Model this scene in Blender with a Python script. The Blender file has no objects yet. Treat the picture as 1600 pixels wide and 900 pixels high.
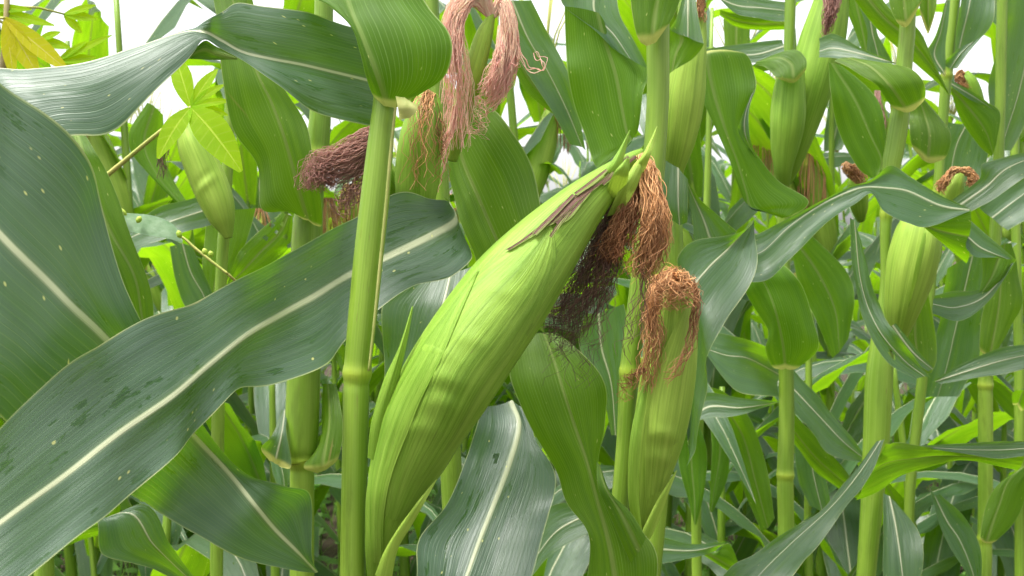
import bpy, bmesh, math, random
import numpy as np
from mathutils import Vector

# ------------------------------------------------------------------ camera, world, sun, exposure
SC = bpy.context.scene
COL = SC.collection
F = 1716.0                      # focal length in photo pixels (1600 wide)
CAMZ = 1.16
PITCH = math.radians(-2.0)
cam_d = bpy.data.cameras.new("camera")
cam = bpy.data.objects.new("camera", cam_d)
COL.objects.link(cam)
cam.location = (0, 0, CAMZ)
cam.rotation_euler = (math.radians(90) + PITCH, 0, 0)
cam_d.sensor_width = 36.0
cam_d.lens = 36.0 * F / 1600.0
cam_d.clip_start = 0.02
cam_d.clip_end = 2000
cam_d.dof.use_dof = True
cam_d.dof.focus_distance = 0.74
cam_d.dof.aperture_fstop = 24
SC.camera = cam

SUN_EL, SUN_ROT = 70.0, 240.0
W = bpy.data.worlds.new("World"); SC.world = W
W.use_nodes = True
nt = W.node_tree; nt.nodes.clear()
sky = nt.nodes.new("ShaderNodeTexSky"); sky.sky_type = 'NISHITA'; sky.sun_disc = False
sky.sun_elevation = math.radians(SUN_EL); sky.sun_rotation = math.radians(SUN_ROT)
sky.air_density = 1.0; sky.dust_density = 4.0; sky.ozone_density = 1.0
hs = nt.nodes.new("ShaderNodeHueSaturation"); hs.inputs["Saturation"].default_value = 0.12
bg = nt.nodes.new("ShaderNodeBackground"); bg.inputs["Strength"].default_value = 0.115
ow = nt.nodes.new("ShaderNodeOutputWorld")
nt.links.new(sky.outputs[0], hs.inputs["Color"]); nt.links.new(hs.outputs[0], bg.inputs[0]); nt.links.new(bg.outputs[0], ow.inputs[0])

sd = bpy.data.lights.new("sun", 'SUN'); sd.energy = 1.5; sd.angle = math.radians(13); sd.color = (1.0, 0.97, 0.92)
so = bpy.data.objects.new("sun", sd); COL.objects.link(so)
_az = math.radians(SUN_ROT)
_sd = Vector((math.sin(_az) * math.cos(math.radians(SUN_EL)), math.cos(_az) * math.cos(math.radians(SUN_EL)), math.sin(math.radians(SUN_EL))))
so.rotation_euler = _sd.to_track_quat('Z', 'Y').to_euler()
so.location = (0, -2, 6)
SC.view_settings.view_transform = 'Standard'
SC.view_settings.look = 'None'
SC.view_settings.exposure = 1.9
SC.view_settings.gamma = 1.0
try:
    SC.cycles.max_bounces = 10; SC.cycles.transmission_bounces = 8; SC.cycles.diffuse_bounces = 4
    SC.cycles.transparent_max_bounces = 12
except Exception:
    pass

# ------------------------------------------------------------------ helpers
_cp, _sp = math.cos(PITCH), math.sin(PITCH)
FWD = np.array((0, _cp, _sp)); UPV = np.array((0, -_sp, _cp)); RGT = np.array((1.0, 0, 0)); CAM = np.array((0, 0, CAMZ))
def P(x, y, d):
    """the point that the photograph shows at pixel x, y when it stands d metres in front of the camera"""
    return CAM + d * (FWD + (x - 800.0) / F * RGT - (y - 450.0) / F * UPV)

def cr(pts, per, closed=False):
    """Catmull-Rom through rows of values, `per` steps for each span"""
    pts = np.asarray(pts, float); n = len(pts)
    ext = np.concatenate([[2 * pts[0] - pts[1]], pts, [2 * pts[-1] - pts[-2]]])
    out = []
    for i in range(n - 1):
        p0, p1, p2, p3 = ext[i], ext[i + 1], ext[i + 2], ext[i + 3]
        for k in range(per):
            t = k / per
            out.append(.5 * ((2 * p1) + (-p0 + p2) * t + (2 * p0 - 5 * p1 + 4 * p2 - p3) * t * t + (-p0 + 3 * p1 - 3 * p2 + p3) * t ** 3))
    out.append(pts[-1])
    return np.array(out)

def empty(name, loc, label, cat, group=None):
    o = bpy.data.objects.new(name, None); COL.objects.link(o)
    o.location = loc; o.empty_display_size = .05
    o["label"] = label; o["category"] = cat
    if group: o["group"] = group
    return o

def link(name, verts, faces, mat, parent=None, uvs=None, att=None, label=None, smooth=True):
    """one mesh object; verts are world points, stored relative to the parent's place"""
    me = bpy.data.meshes.new(name)
    off = Vector((0, 0, 0))
    p = parent
    while p is not None:
        off = off + p.location; p = p.parent
    v = np.asarray(verts, float) - np.array(off)
    me.from_pydata(v.tolist(), [], faces)
    if uvs is not None:
        uv = me.uv_layers.new(name="UVMap")
        idx = np.empty(len(me.loops), dtype=np.int32); me.loops.foreach_get("vertex_index", idx)
        uv.data.foreach_set("uv", np.asarray(uvs, dtype=np.float32)[idx].ravel())
    if att is not None:
        a = me.attributes.new("lf", 'FLOAT_VECTOR', 'POINT')
        a.data.foreach_set("vector", np.asarray(att, dtype=np.float32).ravel())
    if smooth:
        me.polygons.foreach_set("use_smooth", [True] * len(me.polygons))
    me.materials.append(mat)
    me.update()
    o = bpy.data.objects.new(name, me); COL.objects.link(o)
    if parent is not None: o.parent = parent
    if label: o["label"] = label
    return o

class Buf:
    def __init__(s): s.v = []; s.f = []; s.uv = []; s.at = []
    def add(s, v, f, uv=None, at=None):
        b = len(s.v)
        s.v += [tuple(x) for x in v]; s.f += [tuple(i + b for i in q) for q in f]
        s.uv += [tuple(x) for x in uv] if uv is not None else [(0, 0)] * len(v)
        s.at += [tuple(x) for x in at] if at is not None else [(0, 0, 0)] * len(v)
    def link(s, name, mat, parent=None, label=None, smooth=True):
        return link(name, s.v, s.f, mat, parent, s.uv, s.at, label, smooth)

def grid_faces(n, m, wrap=False):
    f = []
    for i in range(n - 1):
        for j in range(m if wrap else m - 1):
            a, b = i * m + j, i * m + (j + 1) % m
            f.append((a, b, b + m, a + m))
    return f

def norm(a): return a / np.maximum(np.linalg.norm(a, axis=-1, keepdims=True), 1e-9)

def parse(txt):
    rows = []
    for r in txt.split('/'):
        w = r.split()
        if not w: continue
        rows.append(([tuple(float(q) for q in p.split(',')) for p in w[:-1]], float(w[-1])))
    return rows

def blade(buf, pts3, per=8, half=8, bulge=.12, rip=.003, wave=.09, seed=0, tlen=None):
    """a leaf blade: pts3 is (rows, 3, 3) world points left edge, midrib, right edge"""
    rng = random.Random(seed)
    R = cr(pts3.reshape(len(pts3), 9), per).reshape(-1, 3, 3)
    n = len(R)
    L, M, E = R[:, 0], R[:, 1], R[:, 2]
    T = norm(np.gradient(M, axis=0)); C = E - L
    N = norm(np.cross(norm(C), T))
    ln = np.concatenate([[0], np.cumsum(np.linalg.norm(np.diff(M, axis=0), axis=1))])
    tot = max(ln[-1], 1e-6)
    ph = [rng.uniform(0, 6.28) for _ in range(4)]
    us = np.linspace(-1, 1, 2 * half + 1)
    V = []; UV = []; AT = []
    hw = .5 * np.linalg.norm(L - M, axis=1) + .5 * np.linalg.norm(E - M, axis=1)
    for u in us:
        a = abs(u); Q = L if u < 0 else E
        w = np.linalg.norm(Q - M, axis=1)[:, None]
        p = M + (Q - M) * a
        p = p - N * w * bulge * (4 * a * (1 - a)) * .8
        k = 0 if u < 0 else 2
        s = np.sin(ln / wave * 6.283 + ph[k]) + .6 * np.sin(ln / wave * 6.283 * .43 + ph[k + 1])
        fade = np.clip(w[:, 0] / .03, 0, 1) * np.clip(ln / .05, 0, 1)
        p = p + N * (rip * a ** 2 * s * fade)[:, None]
        V.append(p); UV.append(np.stack([np.full(n, (u + 1) / 2), ln], 1)); AT.append(np.stack([hw, ln / tot, np.zeros(n)], 1))
    V = np.stack(V, 1).reshape(-1, 3); UV = np.stack(UV, 1).reshape(-1, 2); AT = np.stack(AT, 1).reshape(-1, 3)
    buf.add(V, grid_faces(n, len(us)), UV, AT)

SEED = [0]
def leaf(parent, *patches, k=.5, g=.18, rip=.0032, wave=.075, collar=False, mat='leaf', name='leaf', label=None, bulge=.12, per=8, half=8, dfn=None, dd=0.0, rib=.42, wrk=(), holes=()):
    """leaf whose rows are read off the photograph: 'left midrib right distance', upper side's left; each row gets real depth from its slope"""
    SEED[0] += 1
    buf = Buf()
    for pi, txt in enumerate(patches):
        rows = parse(txt)
        if collar and pi == 0:               # the blade narrows into its collar on the stalk
            (l0, m0, e0), d0 = rows[0]; m1 = rows[1][0][1]
            h0 = np.array(m0[:2]) - np.array(m1[:2]); h0 = h0 / max(np.hypot(*h0), 1e-6); cl = 9.0 * collar ** .6 / d0
            q0 = np.array(m0[:2]) + h0 * cl
            rows.insert(0, ([tuple(q0 + (np.array(p_[:2]) - np.array(m0[:2])) * .35) for p_ in (l0, m0, e0)], d0 + .004))
            clen = cl * d0 / F
        mids = np.array([r[0][1] for r in rows])
        tg = np.gradient(mids, axis=0)
        out = []
        for i, (pp, d) in enumerate(rows):
            d += dd
            L, M, E = [np.array(q[:2]) for q in pp]; ex = [q[2] if len(q) > 2 else 0.0 for q in pp]
            t = tg[i] / max(np.hypot(*tg[i]), 1e-6)
            lv = np.array((t[1], -t[0])); c = L - E; w = max(np.hypot(*c), 1e-6)
            o = float(np.clip(np.dot(c, lv) / w * 1.5, -1, 1))
            row = []
            for q, e_ in zip((L, M, E), ex):
                if dfn is not None:
                    dz = dfn(q[0], q[1])
                else:
                    dz = d + (k * o * (M[1] - q[1]) - g * o * np.hypot(*(q - M))) * d / F
                row.append(P(q[0], q[1], dz + e_ / 100))
            out.append(row)
        b0 = len(buf.v)
        blade(buf, np.array(out), per=per, half=half, bulge=bulge, rip=rip, wave=wave, seed=SEED[0] * 7 + pi)
        if collar and pi == 0:
            for q in range(b0, len(buf.v)):
                a = buf.at[q]; v = buf.uv[q][1]
                uu = abs(buf.uv[q][0] * 2 - 1)
                cv = max(0.0, min(1.0, (clen * (1.0 + .35 * uu) - v) / (clen * .6) + .3)); buf.at[q] = (a[0], a[1], cv * cv * (3 - 2 * cv))
    buf.at = [(a[0] / rib, a[1], a[2]) for a in buf.at]
    if holes:                               # bitten holes and torn edges, in pixels
        px = []
        for w in buf.v:
            r = np.array(w) - CAM; dep = r @ FWD; px.append((800 + F * (r @ RGT) / dep, 450 - F * (r @ UPV) / dep))
        px = np.array(px)
        buf.f = [f for f in buf.f if not any(((px[list(f)].mean(0) - (hx, hy)) ** 2).sum() < hr * hr for hx, hy, hr in holes)]
    if dfn is not None:                     # lie on the rounded body all over, not only at the rows
        for q in range(len(buf.v)):
            r = np.array(buf.v[q]) - CAM; dep = r @ FWD; x = 800 + F * (r @ RGT) / dep; y = 450 - F * (r @ UPV) / dep
            buf.v[q] = tuple(P(x, y, dfn(x, y)))
    if wrk:
        for q in range(len(buf.v)):
            w = np.array(buf.v[q]); r = w - CAM; dep = r @ FWD; x = 800 + F * (r @ RGT) / dep; y = 450 - F * (r @ UPV) / dep
            h = 0.0
            for (cx, cy, ang, ln, wd, hh) in wrk:
                c, s_ = math.cos(ang), math.sin(ang); u = (x - cx) * c + (y - cy) * s_; v = -(x - cx) * s_ + (y - cy) * c - .12 * u * u / ln
                h += hh * math.exp(-(u / ln) ** 2 - (v / wd) ** 2)
            buf.v[q] = tuple(w - r / np.linalg.norm(r) * h)
    return buf.link(name, MAT[mat], parent, label)

def frames(C):
    T = norm(np.gradient(C, axis=0))
    N = []
    n0 = np.cross(T[0], (0, 1, 0))
    if np.linalg.norm(n0) < 1e-3: n0 = np.array((1.0, 0, 0))
    n = n0 / np.linalg.norm(n0)
    for t in T:
        n = n - t * np.dot(n, t); n = n / np.linalg.norm(n); N.append(n)
    N = np.array(N); B = np.cross(T, N)
    return T, N, B

def tube(buf, C, R, m=16, rfn=None, cap=True):
    """round body about a line of points; rfn(i/n, angle) multiplies the radius"""
    C = np.asarray(C, float); R = np.asarray(R, float); n = len(C)
    T, N, B = frames(C)
    ang = np.linspace(0, 2 * math.pi, m, endpoint=False)
    ln = np.concatenate([[0], np.cumsum(np.linalg.norm(np.diff(C, axis=0), axis=1))])
    V = []; UV = []; AT = []
    for j, a in enumerate(ang):
        mul = np.ones(n) if rfn is None else rfn(np.linspace(0, 1, n), a)
        V.append(C + (N * math.cos(a) + B * math.sin(a)) * (R * mul)[:, None])
        UV.append(np.stack([np.full(n, 2 * min(j, m - j) / m), ln], 1)); AT.append(np.stack([R, ln / max(ln[-1], 1e-6), np.zeros(n)], 1))
    V = np.stack(V, 1).reshape(-1, 3); UV = np.stack(UV, 1).reshape(-1, 2); AT = np.stack(AT, 1).reshape(-1, 3)
    f = grid_faces(n, m, True)
    if cap:
        f.append(tuple(reversed(range(m)))); f.append(tuple(range((n - 1) * m, n * m)))
    buf.add(V, f, UV, AT)

def px_line(pts, d, per=8):
    """pixel points x, y, radius(, distance) -> world centres and radii"""
    rows = [(p[0], p[1], p[2], p[3] if len(p) > 3 else d) for p in pts]
    c = cr(rows, per)
    C = np.array([P(x, y, q) for x, y, r, q in c]); R = np.array([max(r, .3) * q / F for x, y, r, q in c])
    return C, R

def stalk(parent, pts, d, nodes=(), sheath=(), name='stalk', m=20, top=0.0):
    C, R = px_line(pts, d, 10)
    # down to the soil, up to the tassel
    if C[0][2] > .02:
        k = max(3, int(C[0][2] / .08)); b = C[0]
        lean = (C[0] - C[6]); lean = lean / max(abs(lean[2]), 1e-3)
        ext = [np.array((b[0] + lean[0] * .3 * t * b[2], b[1] + lean[1] * .3 * t * b[2], b[2] * (1 - t) - .02 * t)) for t in np.linspace(1, 0, k, endpoint=False)]
        C = np.concatenate([ext, C]); R = np.concatenate([np.linspace(R[0] * 1.15, R[0], k), R])
    if top > C[-1][2]:
        k = max(3, int((top - C[-1][2]) / .08)); b = C[-1]; up = C[-1] - C[-5]; up = up / max(up[2], 1e-3)
        ext = [b + up * ((top - b[2]) * t) * np.array((.6, .6, 1)) for t in np.linspace(0, 1, k + 1)[1:]]
        C = np.concatenate([C, ext]); R = np.concatenate([R, np.linspace(R[-1], R[-1] * .45, k)])
    # finer rings at the nodes
    zs = C[:, 2]
    zz = set(np.round(zs, 4).tolist())
    nz = [P(800, y, d)[2] for y in nodes]
    lo = 0.1
    extra = [z for z in np.arange(.12, min(C[0][2] + .5, .6), .13)]
    for z in nz + extra:
        for e in (-.012, -.006, -.003, 0, .002, .004, .008): zz.add(z + e)
    zz = np.array(sorted(z for z in zz if zs[0] <= z <= zs[-1]))
    order = np.argsort(zs)
    C2 = np.stack([np.interp(zz, zs[order], C[order][:, i]) for i in range(3)], 1); R2 = np.interp(zz, zs[order], R[order])
    at = np.zeros(len(zz))
    for z in nz + extra:
        e = zz - z
        R2 = R2 * (1 + .10 * np.exp(-(e / .004) ** 2) - .05 * np.exp(-((e + .007) / .003) ** 2))
        at = np.maximum(at, np.exp(-(e / .005) ** 2))
    buf = Buf(); tube(buf, C2, R2, m)
    for i in range(len(C2)):
        for j in range(m):
            a = buf.at[i * m + j]; buf.at[i * m + j] = (a[0], a[1], float(at[i]))
    return buf.link(name, MAT['stalk'], parent)

def strands(parent, guide, n, d, spread=(1, 10), r=.00035, seed=0, mat='silk_brown', name='silk', curl=1.0, seg=14, lenvar=.35, dz=.6, tone=(0, 1), buf=None, start=0.0):
    """a hank of silk: n thin threads along a guide line in pixels, fanning out from spread[0] to spread[1] pixels"""
    rng = np.random.default_rng(seed + 11)
    own = buf is None
    if own: buf = Buf()
    G = cr([(p[0], p[1], p[2] if len(p) > 2 else d) for p in guide], 8)
    gl = np.linspace(0, 1, len(G))
    for i in range(n):
        t1 = 1 - lenvar * rng.random() ** 1.3
        t0 = start * rng.random()
        t = np.linspace(t0, t1, seg)
        c = np.stack([np.interp(t, gl, G[:, k]) for k in range(3)], 1)
        a = rng.uniform(0, 6.283); rr = math.sqrt(rng.random())
        sp = spread[0] + (spread[1] - spread[0]) * (t - 0) ** .8
        ox = math.cos(a) * rr * sp; oy = math.sin(a) * rr * sp * .35; oz = math.sin(a) * rr * sp * dz
        # lateral offset in the picture is across the guide
        tg = np.gradient(c[:, :2], axis=0); tg = tg / np.maximum(np.linalg.norm(tg, axis=1, keepdims=True), 1e-6)
        nx, ny = -tg[:, 1], tg[:, 0]
        f1, f2 = rng.uniform(1, 3), rng.uniform(3.5, 7.5); p1, p2, p3 = rng.uniform(0, 6.283, 3)
        cw = curl * (.25 + t) * (1.8 * np.sin(f1 * 6.283 * t + p1) + 1.0 * np.sin(f2 * 6.283 * t + p2) + .22 * np.sin(f2 * 13.1 * t + p3))
        cz = curl * (.25 + t) * (1.8 * np.sin(f1 * 6.283 * t + p3) + .9 * np.sin(f2 * 6.283 * t + p1) + .22 * np.sin(f2 * 12.2 * t + p2))
        X = c[:, 0] + nx * (ox + cw); Y = c[:, 1] + ny * (ox + cw) + oy * .3
        D = c[:, 2] + (oz + cz) * c[:, 2] / F
        W3 = np.array([P(x, y, q) for x, y, q in zip(X, Y, D)])
        rad = r * rng.uniform(.7, 1.25) * np.linspace(1, .6, seg)
        b0 = len(buf.v)
        tube(buf, W3, rad, 4, cap=False)
        tn = tone[0] + (tone[1] - tone[0]) * rng.random()
        for q in range(b0, len(buf.v)):
            buf.at[q] = (tn, buf.at[q][1], 0)
    return buf.link(name, MAT[mat], parent) if own else buf

def ear(parent, axis, d, seed=0, name='ear', lumps=.03, m=56, mat='husk', wr=(), seam=.03):
    """the husked body of an ear: one closed body with seams where husk leaves overlap, kernels and creases pressing through"""
    C, R = px_line(axis, d, 14)
    rng = random.Random(seed)
    seams = [(rng.uniform(0, 6.283), rng.uniform(-.5, .5)) for _ in range(3)]
    ph = [rng.uniform(0, 6.283) for _ in range(6)]
    def rfn(t, a):
        r = np.ones_like(t)
        for s, sl in seams:                       # a step where one husk laps over the next
            q = (a - s - sl * t + math.pi) % 6.283 - math.pi
            r = r + seam * (1 - np.abs(q) / math.pi) * (q > 0)
        r = r + lumps * .5 * np.sin(5 * a + ph[0] + 2 * t) * np.sin(9 * t + ph[1]) + lumps * .35 * np.sin(11 * a + ph[2]) * np.sin(23 * t + ph[3] + a)
        r = r + .004 * np.sin(34 * a + ph[4]) + .003 * np.sin(57 * a + ph[5])
        for (tc, ac, w, aw, h) in wr:
            q = (a - ac + math.pi) % 6.283 - math.pi
            r = r + h * math.exp(-(q / aw) ** 2) * np.exp(-((t - tc - .03 * q) / w) ** 2)
        return r
    buf = Buf(); tube(buf, C, R, m, rfn)
    o = buf.link(name, MAT[mat], parent)
    c = cr([(p[0], p[1], p[2], p[3] if len(p) > 3 else d) for p in axis], 40)
    def dfn(x, y, lift=.0015):
        """distance of the ear's near face at a pixel"""
        i = int(np.argmin((c[:, 0] - x) ** 2 + (c[:, 1] - y) ** 2))
        off = math.hypot(c[i, 0] - x, c[i, 1] - y); r = c[i, 2]
        h = math.sqrt(max(r * r - off * off, 0)) if off < r else 0
        return c[i, 3] - h * 1.06 * c[i, 3] / F - lift
    return o, dfn
# ------------------------------------------------------------------ materials
MAT = {}
class NT:
    def __init__(s, name):
        s.m = bpy.data.materials.new(name); s.m.use_nodes = True
        s.t = s.m.node_tree; s.t.nodes.clear()
        s.out = s.n('ShaderNodeOutputMaterial')
    def n(s, typ, **kw):
        x = s.t.nodes.new(typ)
        for k, v in kw.items(): setattr(x, k, v)
        return x
    def set(s, sock, v):
        if hasattr(v, 'is_linked') or isinstance(v, bpy.types.NodeSocket): s.t.links.new(v, sock)
        elif isinstance(v, (tuple, list)) and len(v) == 3 and sock.type == 'RGBA': sock.default_value = (*v, 1)
        else: sock.default_value = v
    def math(s, op, a, b=0.0, c=None, clamp=False):
        x = s.n('ShaderNodeMath', operation=op, use_clamp=clamp)
        s.set(x.inputs[0], a); s.set(x.inputs[1], b)
        if c is not None: s.set(x.inputs[2], c)
        return x.outputs[0]
    def ss(s, v, lo, hi, a=0.0, b=1.0):
        x = s.n('ShaderNodeMapRange', interpolation_type='SMOOTHSTEP')
        s.set(x.inputs[0], v); s.set(x.inputs[1], lo); s.set(x.inputs[2], hi); s.set(x.inputs[3], a); s.set(x.inputs[4], b)
        return x.outputs[0]
    def mix(s, f, a, b):
        x = s.n('ShaderNodeMix', data_type='RGBA')
        s.set(x.inputs[0], f); s.set(x.inputs[6], a); s.set(x.inputs[7], b)
        return x.outputs[2]
    def noise(s, vec, scale, detail=2.0, rough=.5):
        x = s.n('ShaderNodeTexNoise'); s.set(x.inputs['Vector'], vec)
        x.inputs['Scale'].default_value = scale; x.inputs['Detail'].default_value = detail; x.inputs['Roughness'].default_value = rough
        return x.outputs[0]
    def vor(s, vec, scale):
        x = s.n('ShaderNodeTexVoronoi'); s.set(x.inputs['Vector'], vec); x.inputs['Scale'].default_value = scale
        return x.outputs
    def xyz(s, a, b, c=0.0):
        x = s.n('ShaderNodeCombineXYZ'); s.set(x.inputs[0], a); s.set(x.inputs[1], b); s.set(x.inputs[2], c)
        return x.outputs[0]
    def uv(s):
        x = s.n('ShaderNodeUVMap', uv_map='UVMap'); y = s.n('ShaderNodeSeparateXYZ'); s.t.links.new(x.outputs[0], y.inputs[0])
        return y.outputs[0], y.outputs[1]
    def lf(s):
        x = s.n('ShaderNodeAttribute', attribute_name='lf'); y = s.n('ShaderNodeSeparateXYZ'); s.t.links.new(x.outputs['Vector'], y.inputs[0])
        return y.outputs[0], y.outputs[1], y.outputs[2]
    def obj(s): return s.n('ShaderNodeTexCoord').outputs['Object']
    def rnd(s): return s.n('ShaderNodeObjectInfo').outputs['Random']
    def bump(s, h, strength, dist=.001, nrm=None):
        x = s.n('ShaderNodeBump'); x.inputs['Strength'].default_value = strength; x.inputs['Distance'].default_value = dist
        s.set(x.inputs['Height'], h)
        if nrm is not None: s.set(x.inputs['Normal'], nrm)
        return x.outputs[0]
    def bsdf(s, col, rough, spec=.5, nrm=None, **kw):
        x = s.n('ShaderNodeBsdfPrincipled')
        s.set(x.inputs['Base Color'], col); s.set(x.inputs['Roughness'], rough); s.set(x.inputs['Specular IOR Level'], spec)
        if nrm is not None: s.set(x.inputs['Normal'], nrm)
        for k, v in kw.items(): s.set(x.inputs[k.replace('_', ' ')], v)
        return x.outputs[0]
    def trans(s, col, nrm=None):
        x = s.n('ShaderNodeBsdfTranslucent'); s.set(x.inputs[0], col)
        if nrm is not None: s.set(x.inputs['Normal'], nrm)
        return x.outputs[0]
    def mixs(s, f, a, b):
        x = s.n('ShaderNodeMixShader'); s.set(x.inputs[0], f); s.t.links.new(a, x.inputs[1]); s.t.links.new(b, x.inputs[2])
        return x.outputs[0]
    def done(s, sh, key):
        s.t.links.new(sh, s.out.inputs[0]); MAT[key] = s.m
        return s.m

def leaf_material(key, up_a, up_b, und, tr_a, tr_b, bloom=.5, tfac=.42, spots=1.0, ribk=1.0, wetk=0.0):
    s = NT(key)
    u, v = s.uv(); hw, t, col = s.lf(); rnd = s.rnd(); ob = s.obj()
    au = s.math('ABSOLUTE', s.math('SUBTRACT', s.math('MULTIPLY', u, 2.0), 1.0))
    dist = s.math('MULTIPLY', au, hw)                                    # metres from the midrib
    ribw = s.math('MULTIPLY_ADD', t, -.0017 * ribk, .0025 * ribk)
    rib = s.ss(s.math('DIVIDE', dist, ribw), 1.4, .5)
    ribsoft = s.ss(s.math('DIVIDE', dist, ribw), 3.2, .6)
    # parallel veins
    vw = s.noise(s.xyz(s.math('MULTIPLY', u, 9.0), s.math('MULTIPLY', v, 2.0), 3.0), 1.0, 2.0)
    fr = s.math('FRACT', s.math('MULTIPLY_ADD', au, 17.0, s.math('MULTIPLY', vw, 1.5)))
    vein = s.math('MULTIPLY', s.ss(s.math('ABSOLUTE', s.math('SUBTRACT', fr, .5)), .13, .02), s.ss(vw, .25, .65, .25, 1.0))
    r10 = s.math('MULTIPLY', rnd, 37.0)
    fine = s.noise(s.xyz(s.math('MULTIPLY', u, 110.0), s.math('MULTIPLY', v, 3.0), r10), 1.0, 2.0, .6)
    broad = s.noise(s.xyz(s.math('MULTIPLY', u, 7.0), s.math('MULTIPLY', v, 7.0), r10), 1.0, 3.0, .55)
    streak = s.noise(s.xyz(s.math('MULTIPLY', u, 24.0), s.math('MULTIPLY', v, 5.0), r10), 1.0, 2.0, .5)
    # rubbed or wet patches where the pale bloom is gone
    blot = s.noise(s.xyz(s.math('MULTIPLY', u, 16.0), s.math('MULTIPLY', v, 38.0), r10), 1.0, 4.0, .62)
    wet = s.math('MAXIMUM', s.ss(blot, .61 - .035 * wetk, .64 - .035 * wetk), s.ss(broad, .58, .66, 0.0, .7))
    wet = s.math('MULTIPLY', wet, s.ss(s.noise(s.xyz(s.math('MULTIPLY', u, 2.5), s.math('MULTIPLY', v, 8.0), s.math('ADD', r10, 9.0)), 1.0, 2.0), .42, .56))
    # upper side
    upc = s.mix(s.ss(broad, .3, .7), up_a, up_b)
    upc = s.mix(s.ss(fine, .35, .75, 0.0, .55), upc, tuple(c * 1.7 for c in up_b))
    upc = s.mix(s.math('MULTIPLY', vein, .07), upc, (.12, .20, .08))
    bl = s.math('MULTIPLY', s.math('SUBTRACT', 1.0, wet), s.ss(streak, .2, .75, bloom * .55, bloom))
    upc = s.mix(bl, upc, (.090, .132, .105))
    upc = s.mix(s.math('MULTIPLY', ribsoft, .35), upc, (.16, .25, .10))
    upc = s.mix(rib, upc, (.46, .50, .31))
    # under side
    unc = s.mix(s.ss(broad, .3, .7), und, tuple(c * 1.25 for c in und))
    unc = s.mix(s.math('MULTIPLY', vein, .35), unc, (.22, .36, .10))
    unc = s.mix(s.math('MULTIPLY', ribsoft, .75), unc, (.20, .30, .07))
    back = s.n('ShaderNodeNewGeometry').outputs['Backfacing']
    c = s.mix(back, upc, unc)
    # small pale flecks and a few rust spots
    vo = s.vor(s.xyz(s.math('MULTIPLY', s.math('MULTIPLY', u, hw), 2.0), s.math('MULTIPLY', v, .6), r10), 150.0)
    vs = s.n('ShaderNodeSeparateXYZ'); s.t.links.new(vo['Color'], vs.inputs[0])
    fleck = s.math('MULTIPLY', s.ss(vo['Distance'], .15, .05), s.math('GREATER_THAN', s.math('ADD', vs.outputs[0], s.ss(s.noise(s.xyz(s.math('MULTIPLY', u, 3.0), s.math('MULTIPLY', v, 12.0), s.math('ADD', r10, 5.0)), 1.0, 3.0), .3, .7, -.28, .22)), 1.02 - .20 * spots))
    c = s.mix(s.math('MULTIPLY', fleck, .7), c, (.50, .52, .18))
    vl = s.vor(s.xyz(s.math('MULTIPLY', s.math('MULTIPLY', u, hw), 2.0), s.math('MULTIPLY', v, .22), r10), 38.0)
    vls = s.n('ShaderNodeSeparateXYZ'); s.t.links.new(vl['Color'], vls.inputs[0])
    les = s.math('MULTIPLY', s.ss(vl['Distance'], .13, .04), s.math('GREATER_THAN', vls.outputs[0], .90))
    c = s.mix(s.math('MULTIPLY', les, .75), c, (.26, .17, .06))
    c = s.mix(s.ss(s.math('ADD', au, s.math('MULTIPLY', blot, .12)), 1.045, 1.07, 0.0, .6), c, (.33, .29, .12))
    c = s.mix(s.ss(au, .975, .995, 0.0, .6), c, (.35, .42, .18))          # thin pale margin
    c = s.mix(col, c, (.42, .46, .12))
    hv = s.n('ShaderNodeHueSaturation'); s.set(hv.inputs['Color'], c)
    s.set(hv.inputs['Hue'], s.math('MULTIPLY_ADD', s.math('FRACT', s.math('MULTIPLY', rnd, 7.3)), .022, .478)); s.set(hv.inputs['Value'], s.math('MULTIPLY_ADD', rnd, .3, .85))
    c = hv.outputs[0]
    # light coming through
    tc = s.mix(s.ss(broad, .3, .7), tr_a, tr_b)
    tc = s.mix(s.math('MULTIPLY', vein, .42), tc, (.42, .68, .06))
    tc = s.mix(s.math('MULTIPLY', ribsoft, .7), tc, (.16, .22, .03))
    tc = s.mix(s.math('MULTIPLY', fleck, .8), tc, (.8, .9, .15))
    tc = s.mix(col, tc, (.6, .65, .15))
    h = s.math('ADD', s.math('MULTIPLY', vein, -.5), s.math('MULTIPLY', fine, 1.0))
    h = s.math('ADD', h, s.math('MULTIPLY', rib, 1.2))
    big = s.noise(s.xyz(s.math('MULTIPLY', u, 5.0), s.math('MULTIPLY', v, 16.0), r10), 1.0, 2.0)
    nr = s.bump(h, .35, .0006); nr = s.bump(big, .5, .004, nr)
    rough = s.math('MULTIPLY_ADD', wet, -.12, s.ss(streak, .25, .75, .36, .46))
    rough = s.math('MULTIPLY_ADD', back, .12, rough)
    a = s.bsdf(c, rough, s.math('MULTIPLY_ADD', back, -.3, .58), nr)
    b = s.trans(tc, nr)
    s.done(s.mixs(tfac, a, b), key)

leaf_material('leaf', (.010, .044, .008), (.018, .066, .012), (.048, .110, .006), (.18, .43, .001), (.27, .55, .002))
leaf_material('leaf_wet', (.008, .036, .008), (.014, .052, .011), (.048, .110, .008), (.11, .32, .002), (.18, .42, .003), bloom=.62, tfac=.30, spots=1.3, wetk=1.0)
leaf_material('leaf_far', (.014, .054, .010), (.026, .082, .018), (.055, .125, .010), (.22, .48, .003), (.31, .58, .005), bloom=.55, ribk=.7)

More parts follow.
